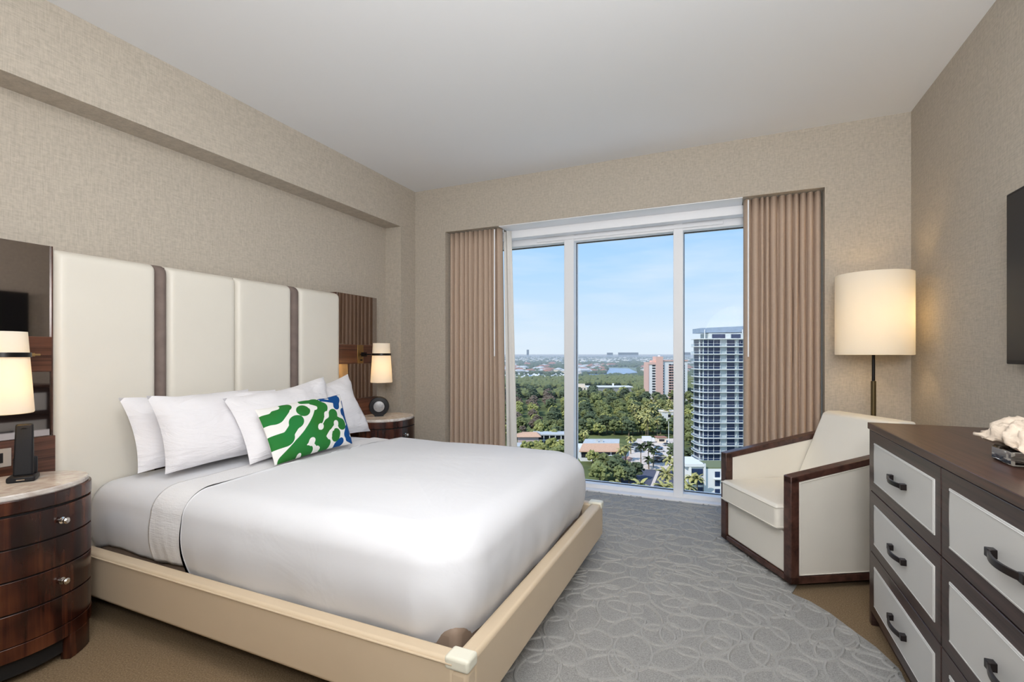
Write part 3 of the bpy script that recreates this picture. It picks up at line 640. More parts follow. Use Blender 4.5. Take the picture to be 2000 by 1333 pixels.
# ------------------------------------------------------------------ dresser
dr = thing('dresser', 'dark walnut dresser with white leather drawer fronts along the right wall', 'dresser', (.83, 1.83, 0))
FX = .585
obj('body', MB().box(FX + .022, 1.05, .065, XR - .008, 2.61, .862), WALNUT, dr, .002, world=True)
obj('side_panel', MB().box(FX + .002, 2.598, 0, XR - .008, 2.628, .866), WALNUT, dr, .002, world=True)
obj('side_panel', MB().box(FX + .002, 1.03, 0, XR - .008, 1.06, .866), WALNUT, dr, .002, world=True)
obj('dresser_top', MB().box(FX - .004, 1.025, .866, XR - .004, 2.634, .894), WALNUTT, dr, .002, world=True)
obj('kickboard', MB().box(FX + .03, 1.06, .0, FX + .05, 2.6, .065), WALNUT, dr, .002, world=True)
for y0, y1 in ((1.835, 2.597), (1.063, 1.829)):
    for k in range(3):
        z1 = .863 - .267 * k; z0 = z1 - .263
        d = obj('drawer', MB().box(FX, y0, z0, FX + .022, y1, z1), WALNUT, dr, .0025, world=True)
        iy0, iy1 = y0 + .042, y1 - .058
        obj('leather_inset', MB().box(FX - .003, iy0, z0 + .044, FX + .002, iy1, z1 - .046), WINSET, d, .0025, world=True)
        obj('inset_bead', MB().tube([(FX - .003, iy0 + .006, z0 + .05), (FX - .003, iy1 - .006, z0 + .05), (FX - .003, iy1 - .006, z1 - .052), (FX - .003, iy0 + .006, z1 - .052), (FX - .003, iy0 + .006, z0 + .05)], .0015, 5), WINSET, d, world=True)
        yc, zc = (iy0 + iy1) / 2 - .003, (z0 + z1) / 2 - .003
        h = MB(); hw = .08; m = 14; z_a, z_b = zc - .0085, zc + .0085
        outer = [(FX - .014 - .020 * math.sin(math.pi * i / m) ** .8, yc - hw + 2 * hw * i / m) for i in range(m + 1)]
        inner = [(x + .007, y) for x, y in outer]
        h.prism(outer + inner[::-1], z_a, z_b)
        h.box(FX - .02, yc - hw - .004, z_a - .002, FX - .001, yc - hw + .018, z_b + .002).box(FX - .02, yc + hw - .018, z_a - .002, FX - .001, yc + hw + .004, z_b + .002)
        obj('handle', h, BRONZE, d, .0012, world=True, ang=30)

# crystal block with coral
t = thing('glass_block', 'clear faceted glass block stand under the white coral on dresser', 'glass stand', (.765, 1.80, .894))
obj('crystal', MB().box(-.058, -.058, .0, .058, .058, .044), CRYSTAL, t, .006, 1)
obj('crystal_foot', MB().box(-.03, -.03, .044, .03, .03, .052), CRYSTAL, t, .002, 1)
b = MB(); nu, nv = 96, 40
def cor(u, v):
    a = 2 * math.pi * u; p = math.pi * (v - .5)
    rr_ = 1 + .14 * math.sin(5 * a + .6) * math.cos(p) + .07 * math.sin(11 * a) * math.cos(p)
    x = .085 * rr_ * math.cos(a) * math.cos(p); y = .145 * rr_ * math.sin(a) * math.cos(p); z = .038 * math.sin(p) * (1 if p > 0 else .55)
    q = fbm(x, y, z, 22) * .016 + abs(fbm(x + 3, y, z, 45)) * .013 * (1 if p > -.3 else .3)
    ridge = .009 * math.sin(18 * a + 5 * math.sin(3 * a)) * math.cos(p) ** 2 * (p > -.2)
    k = 1 + (q + ridge) / .09
    z2 = z + q * .9 - .9 * (x * x + y * y) * (1.3)
    return (x * k, y * k, z2 + .048)
b.grid(cor, nu, nv); b.v = [(x * 1.12 + .785, y * 1.0 + 1.795, z * 1.15 + .912) for x, y, z in b.v]
o = obj('coral', b, CORAL, None, ang=180); tag(o, 'white ruffled coral specimen resting on the glass block', 'coral')

# ------------------------------------------------------------------ television
tv = thing('television', 'black flat television mounted on the right wall above the dresser', 'television', (XR, 1.95, 1.5))
obj('casing', MB().box(1.028, 1.335, 1.160, 1.07, 2.577, 1.838), BEZEL, tv, .004, world=True)
obj('screen', MB().box(1.0265, 1.347, 1.176, 1.029, 2.565, 1.826), SCREEN, tv, world=True)
obj('wall_mount', MB().box(1.065, 1.8, 1.35, 1.082, 2.1, 1.65), BLACKM, tv, world=True)

# ================================================================== OUTDOORS
GZ = -50.0
def vw(lat, dep): return (lat * CY - dep * SY, lat * SY + dep * CY)      # frame turned with the coast road
def gp(px, py):
    d = F * (HC - GZ) / (py - HZ); return vw((px - 1000) / F * d, d)
def at(px, d): return vw((px - 1000) / F * d, d)
def flat(name, pts, z, mat, label, cat=None, kind='structure'):
    o = obj(name, MB().prism([gp(*p) for p in pts], z - .3, z), mat, None, smooth=False); tag(o, label, cat, None, kind); return o
a, b2 = vw(-1700, 80), vw(900, 80); c2, d2 = vw(9000, 14000), vw(-9000, 14000)
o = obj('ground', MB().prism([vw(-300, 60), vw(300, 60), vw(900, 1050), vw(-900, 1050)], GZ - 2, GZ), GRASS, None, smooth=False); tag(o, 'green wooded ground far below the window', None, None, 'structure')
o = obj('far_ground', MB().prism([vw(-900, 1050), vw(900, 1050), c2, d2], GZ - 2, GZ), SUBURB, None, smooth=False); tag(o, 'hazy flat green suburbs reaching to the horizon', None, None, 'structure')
flat('parking_lot', [(1165, 926), (1302, 926), (1318, 905), (1316, 858), (1245, 858), (1222, 892), (1180, 900)], GZ + .3, CONC, 'pale concrete parking lot beyond the road')
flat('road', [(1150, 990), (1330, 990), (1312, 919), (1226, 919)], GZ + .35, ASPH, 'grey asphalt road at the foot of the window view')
flat('brick_walk', [(1203, 900), (1225, 893), (1236, 897), (1222, 915), (1205, 911)], GZ + .5, REDP, 'reddish paved walk beside the parking lot')
flat('sidewalk', [(1255, 990), (1262, 990), (1290, 919), (1284, 919)], GZ + .5, CONC, 'pale sidewalk strip along the road')
flat('lake', [(1120, 733), (1190, 734.5), (1246, 728.5), (1228, 720.5), (1190, 719.5), (1186, 728), (1120, 731)], GZ + .8, WATER, 'blue lake between wooded banks near the horizon')
flat('canal', [(960, 743), (1060, 741), (1150, 737), (1150, 733.5), (960, 733.5)], GZ + .6, WATER, 'blue canal behind the marina')
flat('clearing', [(960, 768), (1130, 768), (1125, 763), (960, 763)], GZ + .4, CONC, 'sandy clearing between the woods and the marina trees')

# ---- trees
_bm = bmesh.new(); bmesh.ops.create_icosphere(_bm, subdivisions=1, radius=1); _iv = [v.co.copy() for v in _bm.verts]; _if = [tuple(v.index for v in f.verts) for f in _bm.faces]; _bm.free()
def place(b, m): b.add([m @ q for q in _iv], _if)
def crown_mesh(name, mat, r, h, n, seed, br=(.28, .42), droop=.0, sub=1):
    rn = random.Random(seed); bm = MB()
    for i in range(n):
        while True:
            x, y, z = (rn.uniform(-1, 1) for _ in range(3))
            if x * x + y * y + z * z < 1 and z > -.55: break
        k = rn.uniform(*br); m = Matrix.Translation((x * r * .78, y * r * .78, h * .52 + z * h * .36)) @ Matrix.Rotation(rn.uniform(0, 6), 4, 'Z') @ Matrix.Diagonal((r * k * rn.uniform(.8, 1.2), r * k * rn.uniform(.8, 1.2), r * k * rn.uniform(.55, .85), 1))
        place(bm, m)
    bm.v = [(a_ + rn.uniform(-1, 1) * r * .06, b_ + rn.uniform(-1, 1) * r * .06, c_ + rn.uniform(-1, 1) * r * .06) for a_, b_, c_ in bm.v]
    me = bpy.data.meshes.new(name); me.from_pydata(bm.v, [], bm.f); me.materials.append(mat); return me
trunk = MB().tube([(0, 0, 0), (.2, 0, 3), (0, .2, 6.5)], [.45, .32, .2], 7).mesh('trunk', BARK)
kinds = []
for i, (mi, r, h) in enumerate(((0, 5.5, 11), (1, 5, 12), (2, 5.2, 10), (3, 5, 10), (0, 4.2, 9), (1, 6, 11))):
    kinds.append(crown_mesh('crown', LEAF[mi], r, h, 95, 20 + i, (.13, .26)))
def tree(x, y, k, s, label, cat='tree', group=None, name='broadleaf_tree', z=GZ):
    t = bpy.data.objects.new(name, None); col.objects.link(t); t.location = (x, y, z); t.rotation_euler = (0, 0, rnd.uniform(0, 6.28)); t.scale = (s, s, s * rnd.uniform(.85, 1.1))
    tag(t, label, cat, group)
    for nm, me in (('crown', kinds[k]), ('trunk', trunk)):
        o = bpy.data.objects.new(nm, me); col.objects.link(o); o.parent = t
    return t
def palm_mesh(seed, mat, n=16, L=3.2):
    rn = random.Random(seed); b = MB()
    for i in range(n):
        a = 2 * math.pi * i / n + rn.uniform(-.2, .2); el = rn.uniform(-.2, 1.1); p = Vector((0, 0, 0)); dirv = Vector((math.cos(a) * math.cos(el), math.sin(a) * math.cos(el), math.sin(el)))
        sd = Vector((-math.sin(a), math.cos(a), 0)); pts = []
        for k in range(6):
            wv = .50 * math.sin(math.pi * (k + .6) / 6.3) + .05
            pts += [p - sd * wv + Vector((0, 0, -.22 * wv)), p + Vector((0, 0, .05)), p + sd * wv + Vector((0, 0, -.22 * wv))]
            p = p + dirv * L / 5; dirv = (dirv + Vector((0, 0, -.30))).normalized()
        b.add(pts, [(k * 3 + j, k * 3 + j + 1, k * 3 + j + 4, k * 3 + j + 3) for k in range(5) for j in range(2)])
    return b.mesh('fronds', mat, False)
PALMS = [palm_mesh(1, PALML), palm_mesh(2, PALML, 20), palm_mesh(3, PALMD, 22)]
ptrunk = MB().tube([(0, 0, 0), (.15, 0, 4), (0, 0, 8)], [.28, .2, .17], 7).mesh('palm_trunk', BARK)
def palm(x, y, k, s, h, label, group=None):
    t = bpy.data.objects.new('palm_tree', None); col.objects.link(t); t.location = (x, y, GZ); t.rotation_euler = (0, 0, rnd.uniform(0, 6.28)); tag(t, label, 'palm tree', group)
    o = bpy.data.objects.new('trunk', ptrunk); col.objects.link(o); o.parent = t; o.scale = (1, 1, h / 8)
    o = bpy.data.objects.new('fronds', PALMS[k]); col.objects.link(o); o.parent = t; o.location = (0, 0, h); o.scale = (s, s, s)
    return t
# wooded park between the near roofs and the clearing
pts = []
dep = 262
while dep < 640 and len(pts) < 292:
    wdt = 10.0; st = 10.5 * (1 + (dep - 262) / 420)
    la, lb = -22 / F * dep, 365 / F * dep; x = la
    while x < lb:
        xx = x + rnd.uniform(-2.5, 2.5); dd = dep + rnd.uniform(-3, 3); px = 1000 + xx / dd * F; py = HZ + F * (HC - GZ) / dd
        if not (px > 1128 and px < 1322 and py > 846) and not (px < 1128 and py > 866) and px < 1352 and not (px > 1228 and px < 1318 and py > 832):
            pts.append((xx, dd, px, py))
        x += st
    dep += 8.2 * (1 + (dep - 262) / 300)
for xx, dd, px, py in pts[:292]:
    k = rnd.choice((0, 0, 1, 2, 4, 5)) if px > 1060 or py < 800 else rnd.choice((0, 2, 2, 3, 4))
    if px < 1080 and 772 < py < 800: k = rnd.choice((3, 3, 1))
    X_, Y_ = vw(xx, dd)
    tree(X_, Y_, k, rnd.uniform(.7, 1.05) * (1 + max(0, dd - 330) / 900), ('%s tree crown %s of the wood seen through the %s pane' % (('green', 'dark green', 'olive', 'brownish', 'small green', 'broad dark')[k], 'at the near edge' if py > 835 else 'in the middle' if py > 800 else 'at the far side', 'left' if px < 1115 else 'right' if px > 1330 else 'middle')), group='trees of the wood')
# woods beyond: one joined canopy
bm = MB(); rn = random.Random(5)
def lump(lat, d, r, hz):
    X_, Y_ = vw(lat, d); m = Matrix.Translation((X_, Y_, GZ + hz)) @ Matrix.Rotation(rn.uniform(0, 6), 4, 'Z') @ Matrix.Diagonal((r * rn.uniform(.7, 1.2), r * rn.uniform(.7, 1.2), r * rn.uniform(.5, .8), 1))
    place(bm, m)
for i in range(2600):
    d = rn.uniform(560, 1010); px = rn.uniform(975, 1370); py = HZ + F * (HC - GZ) / d
    if px < 1130 and (761 < py < 769 or py < 742): continue
    if 1125 < px < 1240 and (755 < py < 775) : continue
    if 1262 < px < 1355 and d < 610: continue
    lump((px - 1000) / F * d, d, rn.uniform(3.5, 6.5), rn.uniform(3, 6))
me = bpy.data.meshes.new('wood_canopy'); me.from_pydata(bm.v, [], bm.f); me.materials.append(LEAF[0])
o = bpy.data.objects.new('wood_canopy', me); col.objects.link(o); tag(o, 'dark green woods behind the long white roof and below the lake', 'trees', None, 'stuff')
bm = MB()
for i in range(5200):
    d = 1050 * math.exp(rn.uniform(0, 1.9)); px = rn.uniform(965, 1480)
    py = HZ + F * (HC - GZ) / d
    if 1184 < px < 1248 and 718 < py < 735: continue
    if px < 1190 and 732 < py < 737: continue
    lump((px - 1000) / F * d, d, rn.uniform(5, 9) * (d / 1050) ** .6, 3)
me = bpy.data.meshes.new('suburb_trees'); me.from_pydata(bm.v, [], bm.f); me.materials.append(LEAF[1])
o = bpy.data.objects.new('suburb_trees', me); col.objects.link(o); tag(o, 'hazy treetops among the distant suburbs up to the horizon', 'trees', None, 'stuff')

# near trees
near = [((1158, 908), 2, .7, 'olive tree in front of the windows of the hall'), ((1180, 912), 4, .75, 'low green tree at the right below the hall windows'), ((1172, 948), 0, .9, 'grey-green tree at the lower left corner of the middle pane'), ((1190, 922), 2, .8, 'small olive tree below the white canopy of the hall'), ((1212, 948), 4, .9, 'low green tree left of the curving asphalt lane'),
        ((1228, 950), 1, .7, 'small dark shrub tree on the verge between the lanes'), ((1030, 893), 2, .9, 'olive tree right of the flat roofed shed'), ((1060, 900), 2, .9, 'broad olive tree touching the top of the white duvet'), ((1090, 905), 0, .9, 'green tree low in the left pane beside the mullion'), ((1290, 845), 1, .9, 'dark tree behind the kiosk'), ((1250, 845), 1, .9, 'dark tree behind the box truck'),
        ((1228, 848), 1, .9, 'dark tree behind the right end of the peach roofed hall'), ((1200, 846), 1, .95, 'dark tree behind the middle of the peach roofed hall'), ((1172, 846), 1, 1.0, 'dark tree behind the left part of the peach roofed hall'), ((1146, 850), 0, 1.0, 'green tree behind the left end of the peach roofed hall'),
        ((1182, 935), 0, 1.0, 'broad grey-green tree at the lower left of the middle pane'), ((1205, 940), 1, .95, 'dark tree beside the road right of the broad grey-green tree'), ((1220, 932), 4, .9, 'small green tree at the edge of the red walk'),
        ((1242, 940), 1, .8, 'round dark tree between the two grey road lanes'), ((1052, 884), 2, .8, 'olive tree in front of the peach roofed low house'), ((1078, 884), 2, .8, 'olive tree in front of the white columned motel'), ((1099, 888), 2, .8, 'olive tree just left of the window mullion'),
        ((1138, 866), 2, .8, 'yellowish tree at the left end of the peach roofed hall'), ((1316, 850), 1, 1.1, 'dark tree behind the tall light pole'), ((1345, 845), 0, 1.2, 'green tree left of the glass tower near its base'), ((1348, 815), 0, 1.2, 'green tree left of the glass tower at mid height'),
        ((1318, 905), 1, .9, 'dark tree at the right end of the parking lot'), ((1352, 908), 1, .9, 'dense tree in front of the base of the glass tower'), ((1372, 904), 2, .9, 'leafy tree above the white modern house roof'), ((1392, 912), 4, .8, 'small bright tree beside the roof of the white modern house')]
for (p, k, s, lb) in near: tree(*gp(*p), k, s, lb)
pl = [((1206, 962), 0, 1.1, 3.0, 'low yellow palm nearest the window at the left of the road'), ((1250, 968), 1, 1.5, 3.2, 'broad low palm at the bottom of the middle pane'), ((1252, 911), 2, 1.0, 9.0, 'slim dark palm at the left of the traffic island'), ((1267, 913), 2, 1.2, 9.5, 'dark palm in the middle of the traffic island'),
      ((1276, 914), 2, 1.0, 8.0, 'dark palm at the right of the traffic island'), ((1267, 918), 2, 1.0, 4.5, 'short dark palm at the foot of the traffic island palms'), ((1300, 962), 1, 1.3, 6.5, 'leafy palm beside the right curb of the road'), ((1318, 950), 1, 1.3, 8.0, 'tall palm against the right mullion'),
      ((1308, 930), 0, 1.2, 7.0, 'palm right of the road below the dark tree'), ((1298, 985), 1, 1.4, 5.0, 'low palm at the bottom right of the middle pane'), ((1318, 990), 0, 1.4, 6.0, 'low palm hugging the foot of the right mullion'), ((1222, 902), 0, 1.1, 7.0, 'yellow palm at the right end of the peach roofed hall'), ((1214, 905), 0, 1.0, 5.5, 'short yellow palm by the red walk'),
      ((1232, 888), 0, 1.0, 8.0, 'yellow palm left of the parked cars'), ((1142, 873), 0, 1.0, 8.0, 'palm beside the left end of the peach roofed hall'), ((1350, 975), 0, 1.0, 7.5, 'palm in front of the left edge of the white modern house'), ((1362, 980), 1, .9, 8.0, 'palm in front of the dark windows of the white modern house'), ((1343, 985), 0, 1.1, 6.0, 'low tan palm at the bottom left of the right pane')]
for (p, k, s, h, lb) in pl: palm(*gp(*p), k, s, h, lb)
for i, (px, py) in enumerate(((1236, 850), (1250, 848), (1262, 850), (1276, 848), (1290, 849), (1302, 847), (1316, 850), (1228, 852), (1215, 848), (1200, 850), (1186, 848), (1170, 851), (1155, 848), (1140, 850))):
    tree(*gp(px, py), (0, 1, 2)[i % 3], 1.0, '%s tree at the front edge of the wood behind the %s' % (('green', 'dark', 'olive')[i % 3], 'parking lot' if px > 1225 else 'peach roofed hall'), group='front trees of the wood')
for i in range(26):
    px = rnd.uniform(1232, 1325); py = rnd.uniform(802, 858)
    palm(*gp(px, py), rnd.choice((0, 1)), rnd.uniform(1.0, 1.4), rnd.uniform(8, 12), 'slim yellow-green palm in the grove behind the parking lot', 'palms of the grove')

# ---- glass condominium tower
gx, gy = at(1374, 203); tw = thing('condominium_tower', 'tall glass and white balcony tower at the right of the window view', 'building', (gx, gy, GZ), YAW)
W_, DP, FL = 34, 11, 3.2; nfl = 18; H_ = nfl * FL
wm = MB().box(0, 0, 0, 1, .15, 1).mesh('window', TGLASS)
obj('core', MB().box(0, .4, 0, W_, DP, H_), TPIER, tw)
bays = [(.3, 1.8), (2.1, 7.2), (9.8, 13.2), (15, 16.6), (17.4, 20.8), (23.5, 27.5), (29.5, 33)]
slab_poly = [(1, -1.1), (W_ + 1, -1.1), (W_ + 1, DP), (-1.0, DP), (-1.9, DP - 2), (-2.2, 4), (-1.9, 1.4), (-1.0, -.2), (0, -.9)]
sm = MB().prism(slab_poly, -.15, .15).mesh('balcony_slab', TWHITE)
rb = MB(); q_ = [(W_ + 1, -1.05), (1, -1.05), (0, -.85), (-.95, -.15), (-1.85, 1.45), (-2.15, 4), (-1.85, DP - 2)]
for (x0, y0), (x1, y1) in zip(q_, q_[1:]):
    rb.add([(x0, y0, .17), (x1, y1, .17), (x1, y1, 1.15), (x0, y0, 1.15)], [(0, 1, 2, 3)])
rm = rb.mesh('balcony_rail', TRAIL, False)
tr_ = MB()
for (x0, y0), (x1, y1) in zip(q_, q_[1:]): tr_.tube([(x0, y0, 1.17), (x1, y1, 1.17)], .05, 4)
hm_ = tr_.mesh('handrail', TWHITE)
def inst(name, me, parent, loc, sc_=(1, 1, 1), rz=0):
    o = bpy.data.objects.new(name, me); col.objects.link(o); o.parent = parent; o.location = loc; o.scale = sc_; o.rotation_euler = (0, 0, rz); return o
for k in range(nfl):
    inst('balcony_slab', sm, tw, (0, 0, k * FL + FL)); 
    if k < nfl - 1: inst('balcony_rail', rm, tw, (0, 0, k * FL + FL)); inst('handrail', hm_, tw, (0, 0, k * FL + FL))
    for x0, x1 in bays: inst('window', wm, tw, (x0, .27, k * FL + .2), (x1 - x0, 1, 2.55))
    inst('side_window', wm, tw, (-.1, DP - 1, k * FL + .2), (DP - 2, 1, 2.7), R(-90))
vb = MB()
for x in (1.9, 4.2, 7.0, 9.6, 13.8, 22): vb.box(x, -.1, 0, x + .14, .35, H_)
vb.box(-1.0, 2, 0, -.6, 2.4, H_)
obj('vertical_fins', vb, TWHITE, tw)
obj('penthouse', MB().box(3, 1, H_, W_, DP, H_ + 2.4), TPIER, tw)
for x0, x1 in ((4, 9.5), (12, 16), (18, 24)): inst('penthouse_window', wm, tw, (x0, .87, H_ + .3), (x1 - x0, 1, 1.7))
obj('roof_screen', MB().add([(-.5, 2, H_ + 2.6), (W_, 2, H_ + 3.1), (W_, DP, H_ + 3.1), (-.5, DP, H_ + 2.6), (-.5, 2, H_ + 4.6), (W_, 2, H_ + 6.2), (W_, DP, H_ + 6.2), (-.5, DP, H_ + 4.6)], [(3, 2, 1, 0), (4, 5, 6, 7), (0, 1, 5, 4), (1, 2, 6, 5), (2, 3, 7, 6), (3, 0, 4, 7)]), TMESH, tw)
obj('roof_posts', MB().box(1, 1.5, H_, 1.3, 1.8, H_ + 4).box(W_ * .5, 1.5, H_, W_ * .5 + .3, 1.8, H_ + 4), TWHITE, tw)

# ---- pink tower
px_, py_ = at(1291, 520); pk = thing('apartment_tower', 'pink and white apartment tower rising from the woods', 'building', (px_, py_, GZ), YAW)
Hh = 43.5
obj('left_wing', MB().box(-12.5, 2, 0, -3.5, 18, Hh - 3), PWHITE, pk); obj('left_parapet', MB().box(-13.5, 1.4, Hh - 3.6, -3.5, 18, Hh - 1.2), PINK, pk)
obj('core_shaft', MB().box(-5, 1, 0, 2.6, 14, Hh + 5).box(-9, 3, Hh - 2, -3, 12, Hh + .8), PINK, pk)
obj('right_wing', MB().prism([(2.5, 3), (31, 7), (33, 22), (2.5, 22)], 0, Hh), PWHITE, pk); obj('right_parapet', MB().prism([(2.2, 2.2), (31.6, 6.4), (33.6, 22), (2.2, 22)], Hh - .2, Hh + 1.2), PINK, pk)
obj('left_edge', MB().box(-13.6, 1.6, 0, -12.4, 18, Hh - 3), PINK, pk)
rows = 14; st = (Hh - 4) / rows
b1 = MB(); b3 = MB(); b4 = MB(); b5 = MB()
for k in range(rows):
    z = 1.2 + k * st
    b1.box(-8.8, 1.8, z, -5.4, 2.1, z + 1.6)
    b3.box(3.2, 2.8, z, 4.2, 3.3, z + 1.2)
    for x in (9.6, 13.4):
        y = 3 + (x - 2.5) * .14; b4.box(x, y - 1.3, z - .3, x + 3.2, y + .2, z + .7); b5.box(x + .2, y - .25, z + .7, x + 3.0, y + .1, z + st - .4)
    for x in (19, 23, 26.5): y = 3 + (x - 2.5) * .14; b5.box(x, y - .2, z, x + 1.2, y + .1, z + 1.6)
for nm, bb, mm in (('left_windows', b1, DWIN), ('corner_windows', b3, DWIN), ('balconies', b4, PINK), ('right_windows', b5, DWIN)):
    q = obj(nm, bb, mm, pk, smooth=False); q['kind'] = 'stuff'
obj('roof_mast', MB().box(-1, 6, Hh + 5, 1, 8, Hh + 6.5), PWHITE, pk)

# ---- long white roofed building and peach house
x_, y_ = at(1190, 655); t = thing('long_building', 'long low building with bright white flat roof in the woods', 'building', (x_, y_, GZ), YAW)
obj('wall', MB().box(-30, 0, 0, 31, 22, 6.0), simple('grey_wall', rgb(150, 150, 152), .9), t); obj('roof', MB().box(-31, -1, 6.0, 32, 24, 7.0), PWHITE, t); obj('roof_vent', MB().box(6, 8, 7, 8, 10, 11), PWHITE, t)  # plain grey walls below the white roof
x_, y_ = at(1138, 640); t = thing('peach_house', 'small peach stucco house at the left end of the long white roof', 'building', (x_, y_, GZ), YAW)
obj('wall', MB().box(-5, 0, 0, 6, 9, 8), CREAMS, t); obj('tower_block', MB().box(-5.5, 2, 8, 3.5, 8, 11.5), CREAMS, t); obj('windows', MB().box(-2, -.15, 4, -.5, .1, 6).box(2, -.15, 4, 3.5, .1, 6), DWIN, t)
x_, y_ = gp(1302, 835); t = thing('white_cottage', 'white cottage half hidden by trees above the palm grove', 'building', (x_, y_, GZ), YAW)
obj('wall', MB().box(-3, 0, 0, 8, 8, 10.5), PWHITE, t); obj('parapet', MB().box(-3.4, -.4, 10.5, 8.4, 8.4, 11.3), CREAMS, t); obj('window', MB().box(1, -.15, 7, 3, .1, 9), DWIN, t)

# ---- peach roofed hall
x_, y_ = gp(1133, 902); t = thing('peach_roofed_hall', 'low hall with peach front roof, white top and dark window row', 'building', (x_, y_, GZ), YAW)
Lw = 18.6
obj('wall', MB().box(.3, .5, 0, Lw - .3, 18, 5.3), PWHITE, t)
obj('peach_roof', MB().add([(-.6, -.6, 5.0), (Lw + .3, -.6, 5.0), (Lw + 1.5, 6.5, 7.4), (2.2, 6.5, 7.4), (-.6, -.6, 4.6), (Lw + .3, -.6, 4.6), (Lw + 1.5, 6.5, 7.0), (2.2, 6.5, 7.0)], [(0, 1, 2, 3), (7, 6, 5, 4), (4, 5, 1, 0), (5, 6, 2, 1), (6, 7, 3, 2), (7, 4, 0, 3)]), PEACH, t)
obj('white_roof', MB().add([(2.2, 6.5, 7.1), (Lw + 1.5, 6.5, 7.1), (Lw + 4, 17, 7.4), (5, 17, 7.4), (2.2, 6.5, 7.5), (Lw + 1.5, 6.5, 7.5), (Lw + 4, 17, 7.8), (5, 17, 7.8)], [(3, 2, 1, 0), (4, 5, 6, 7), (0, 1, 5, 4), (1, 2, 6, 5), (2, 3, 7, 6), (3, 0, 4, 7)]), GREYROOF, t)
wme = MB().box(0, 0, 0, 2.9, .2, 2.7).mesh('window', DWIN)
for i in range(5): inst('window', wme, t, (.7 + i * 3.6, .35, 1.9))
for x in (9, 11.3): obj('roof_unit', MB().box(x, 9, 7.5, x + 1.3, 10.4, 8.9), GREYROOF, t)
obj('canopy', MB().box(4, -6, 2.6, 16, -1.5, 3.0).box(12.5, -6, 0, 16, -1.5, 3.4), PWHITE, t)
# ---- motel group on the left
x_, y_ = gp(1046, 872); t = thing('columned_motel', 'white motel wing with columns and dark openings behind olive trees', 'building', (x_, y_, GZ), YAW)
obj('wall', MB().box(0, 1.5, 0, 22, 9, 6), DWIN, t); obj('roof', MB().box(-1, -.3, 6, 23.5, 10, 6.7), GREYROOF, t)
cme = MB().box(0, 0, 0, .45, .45, 6).mesh('column', PWHITE)
for i in range(7): inst('column', cme, t, (i * 3.2 + 1.2, 0, 0))
obj('balcony', MB().box(0, 0, 2.9, 22, 1.5, 3.3), PWHITE, t)
x_, y_ = gp(1008, 880); t = thing('pink_house', 'pink walled house with tan hipped roof at the left of the view', 'building', (x_, y_, GZ), YAW)
obj('wall', MB().box(1, 1, 0, 12, 9, 7), simple('pinkish_wall', rgb(206, 186, 184), .9), t)
obj('roof', MB().add([(-.5, -.3, 7), (13.5, -.3, 7), (13.5, 10, 7), (-.5, 10, 7), (4, 5, 9), (11, 5, 9)], [(3, 2, 1, 0), (0, 1, 5, 4), (1, 2, 5), (2, 3, 4, 5), (3, 0, 4)]), PEACH, t)
x_, y_ = gp(996, 890); t = thing('flat_roofed_shed', 'low shed with pale green flat roof at lower left of view', 'building', (x_, y_, GZ), YAW)
obj('wall', MB().box(0, 0, 0, 10, 8, 4.2), DWIN, t); obj('roof', MB().box(-1.2, -1, 4.2, 11.5, 9, 4.8), GREYROOF, t); obj('roof_unit', MB().box(6, 3, 4.8, 7.2, 4.2, 5.8), DWIN, t)
# ---- white modern house
x_, y_ = at(1347, 172); t = thing('modern_house', 'white three storey modern house with dark gridded windows at lower right', 'building', (x_, y_, GZ), YAW)
obj('left_block', MB().box(0, .3, 0, 5.2, 12, 11.6), PWHITE, t); obj('frame_top', MB().box(-1.6, -.5, 11.2, 5.2, 12, 12.2).box(-.3, -.4, 0, .5, .6, 11.5).box(4.9, -.4, 0, 5.6, .6, 12.2), PWHITE, t)
obj('right_block', MB().box(5.2, .6, 0, 16, 12, 10.2), PWHITE, t); obj('roof_terrace', MB().box(5.4, .8, 10.2, 16, 12, 10.7), simple('terrace_green', rgb(120, 128, 96), .9), t)
gme = MB().box(0, 0, 0, 1.9, .15, 2.4).mesh('window', TGLASS)
for k in range(3):
    for i in range(2): inst('window', gme, t, (.8 + i * 2.05, .05, 1.4 + k * 3.25))
for k in range(3): inst('side_window', gme, t, (9.2, .5, 1.0 + k * 3.1), (.95, 1, .85))
obj('white_awning', MB().box(8.8, -.6, 6.6, 12, .8, 6.9), PWHITE, t)
x_, y_ = gp(1395, 915); t = thing('pergola', 'small white pergola on the terrace beside the glass tower', 'pergola', (x_, y_, GZ), YAW)
obj('slab', MB().box(-4, 0, 3.6, 8, 5, 4.0), PWHITE, t)
bme = MB().box(0, 0, 0, .25, .3, 3.6).mesh('beam', PWHITE)
for i in range(5): inst('beam', bme, t, (-3 + i * 2.2, 0, 0))
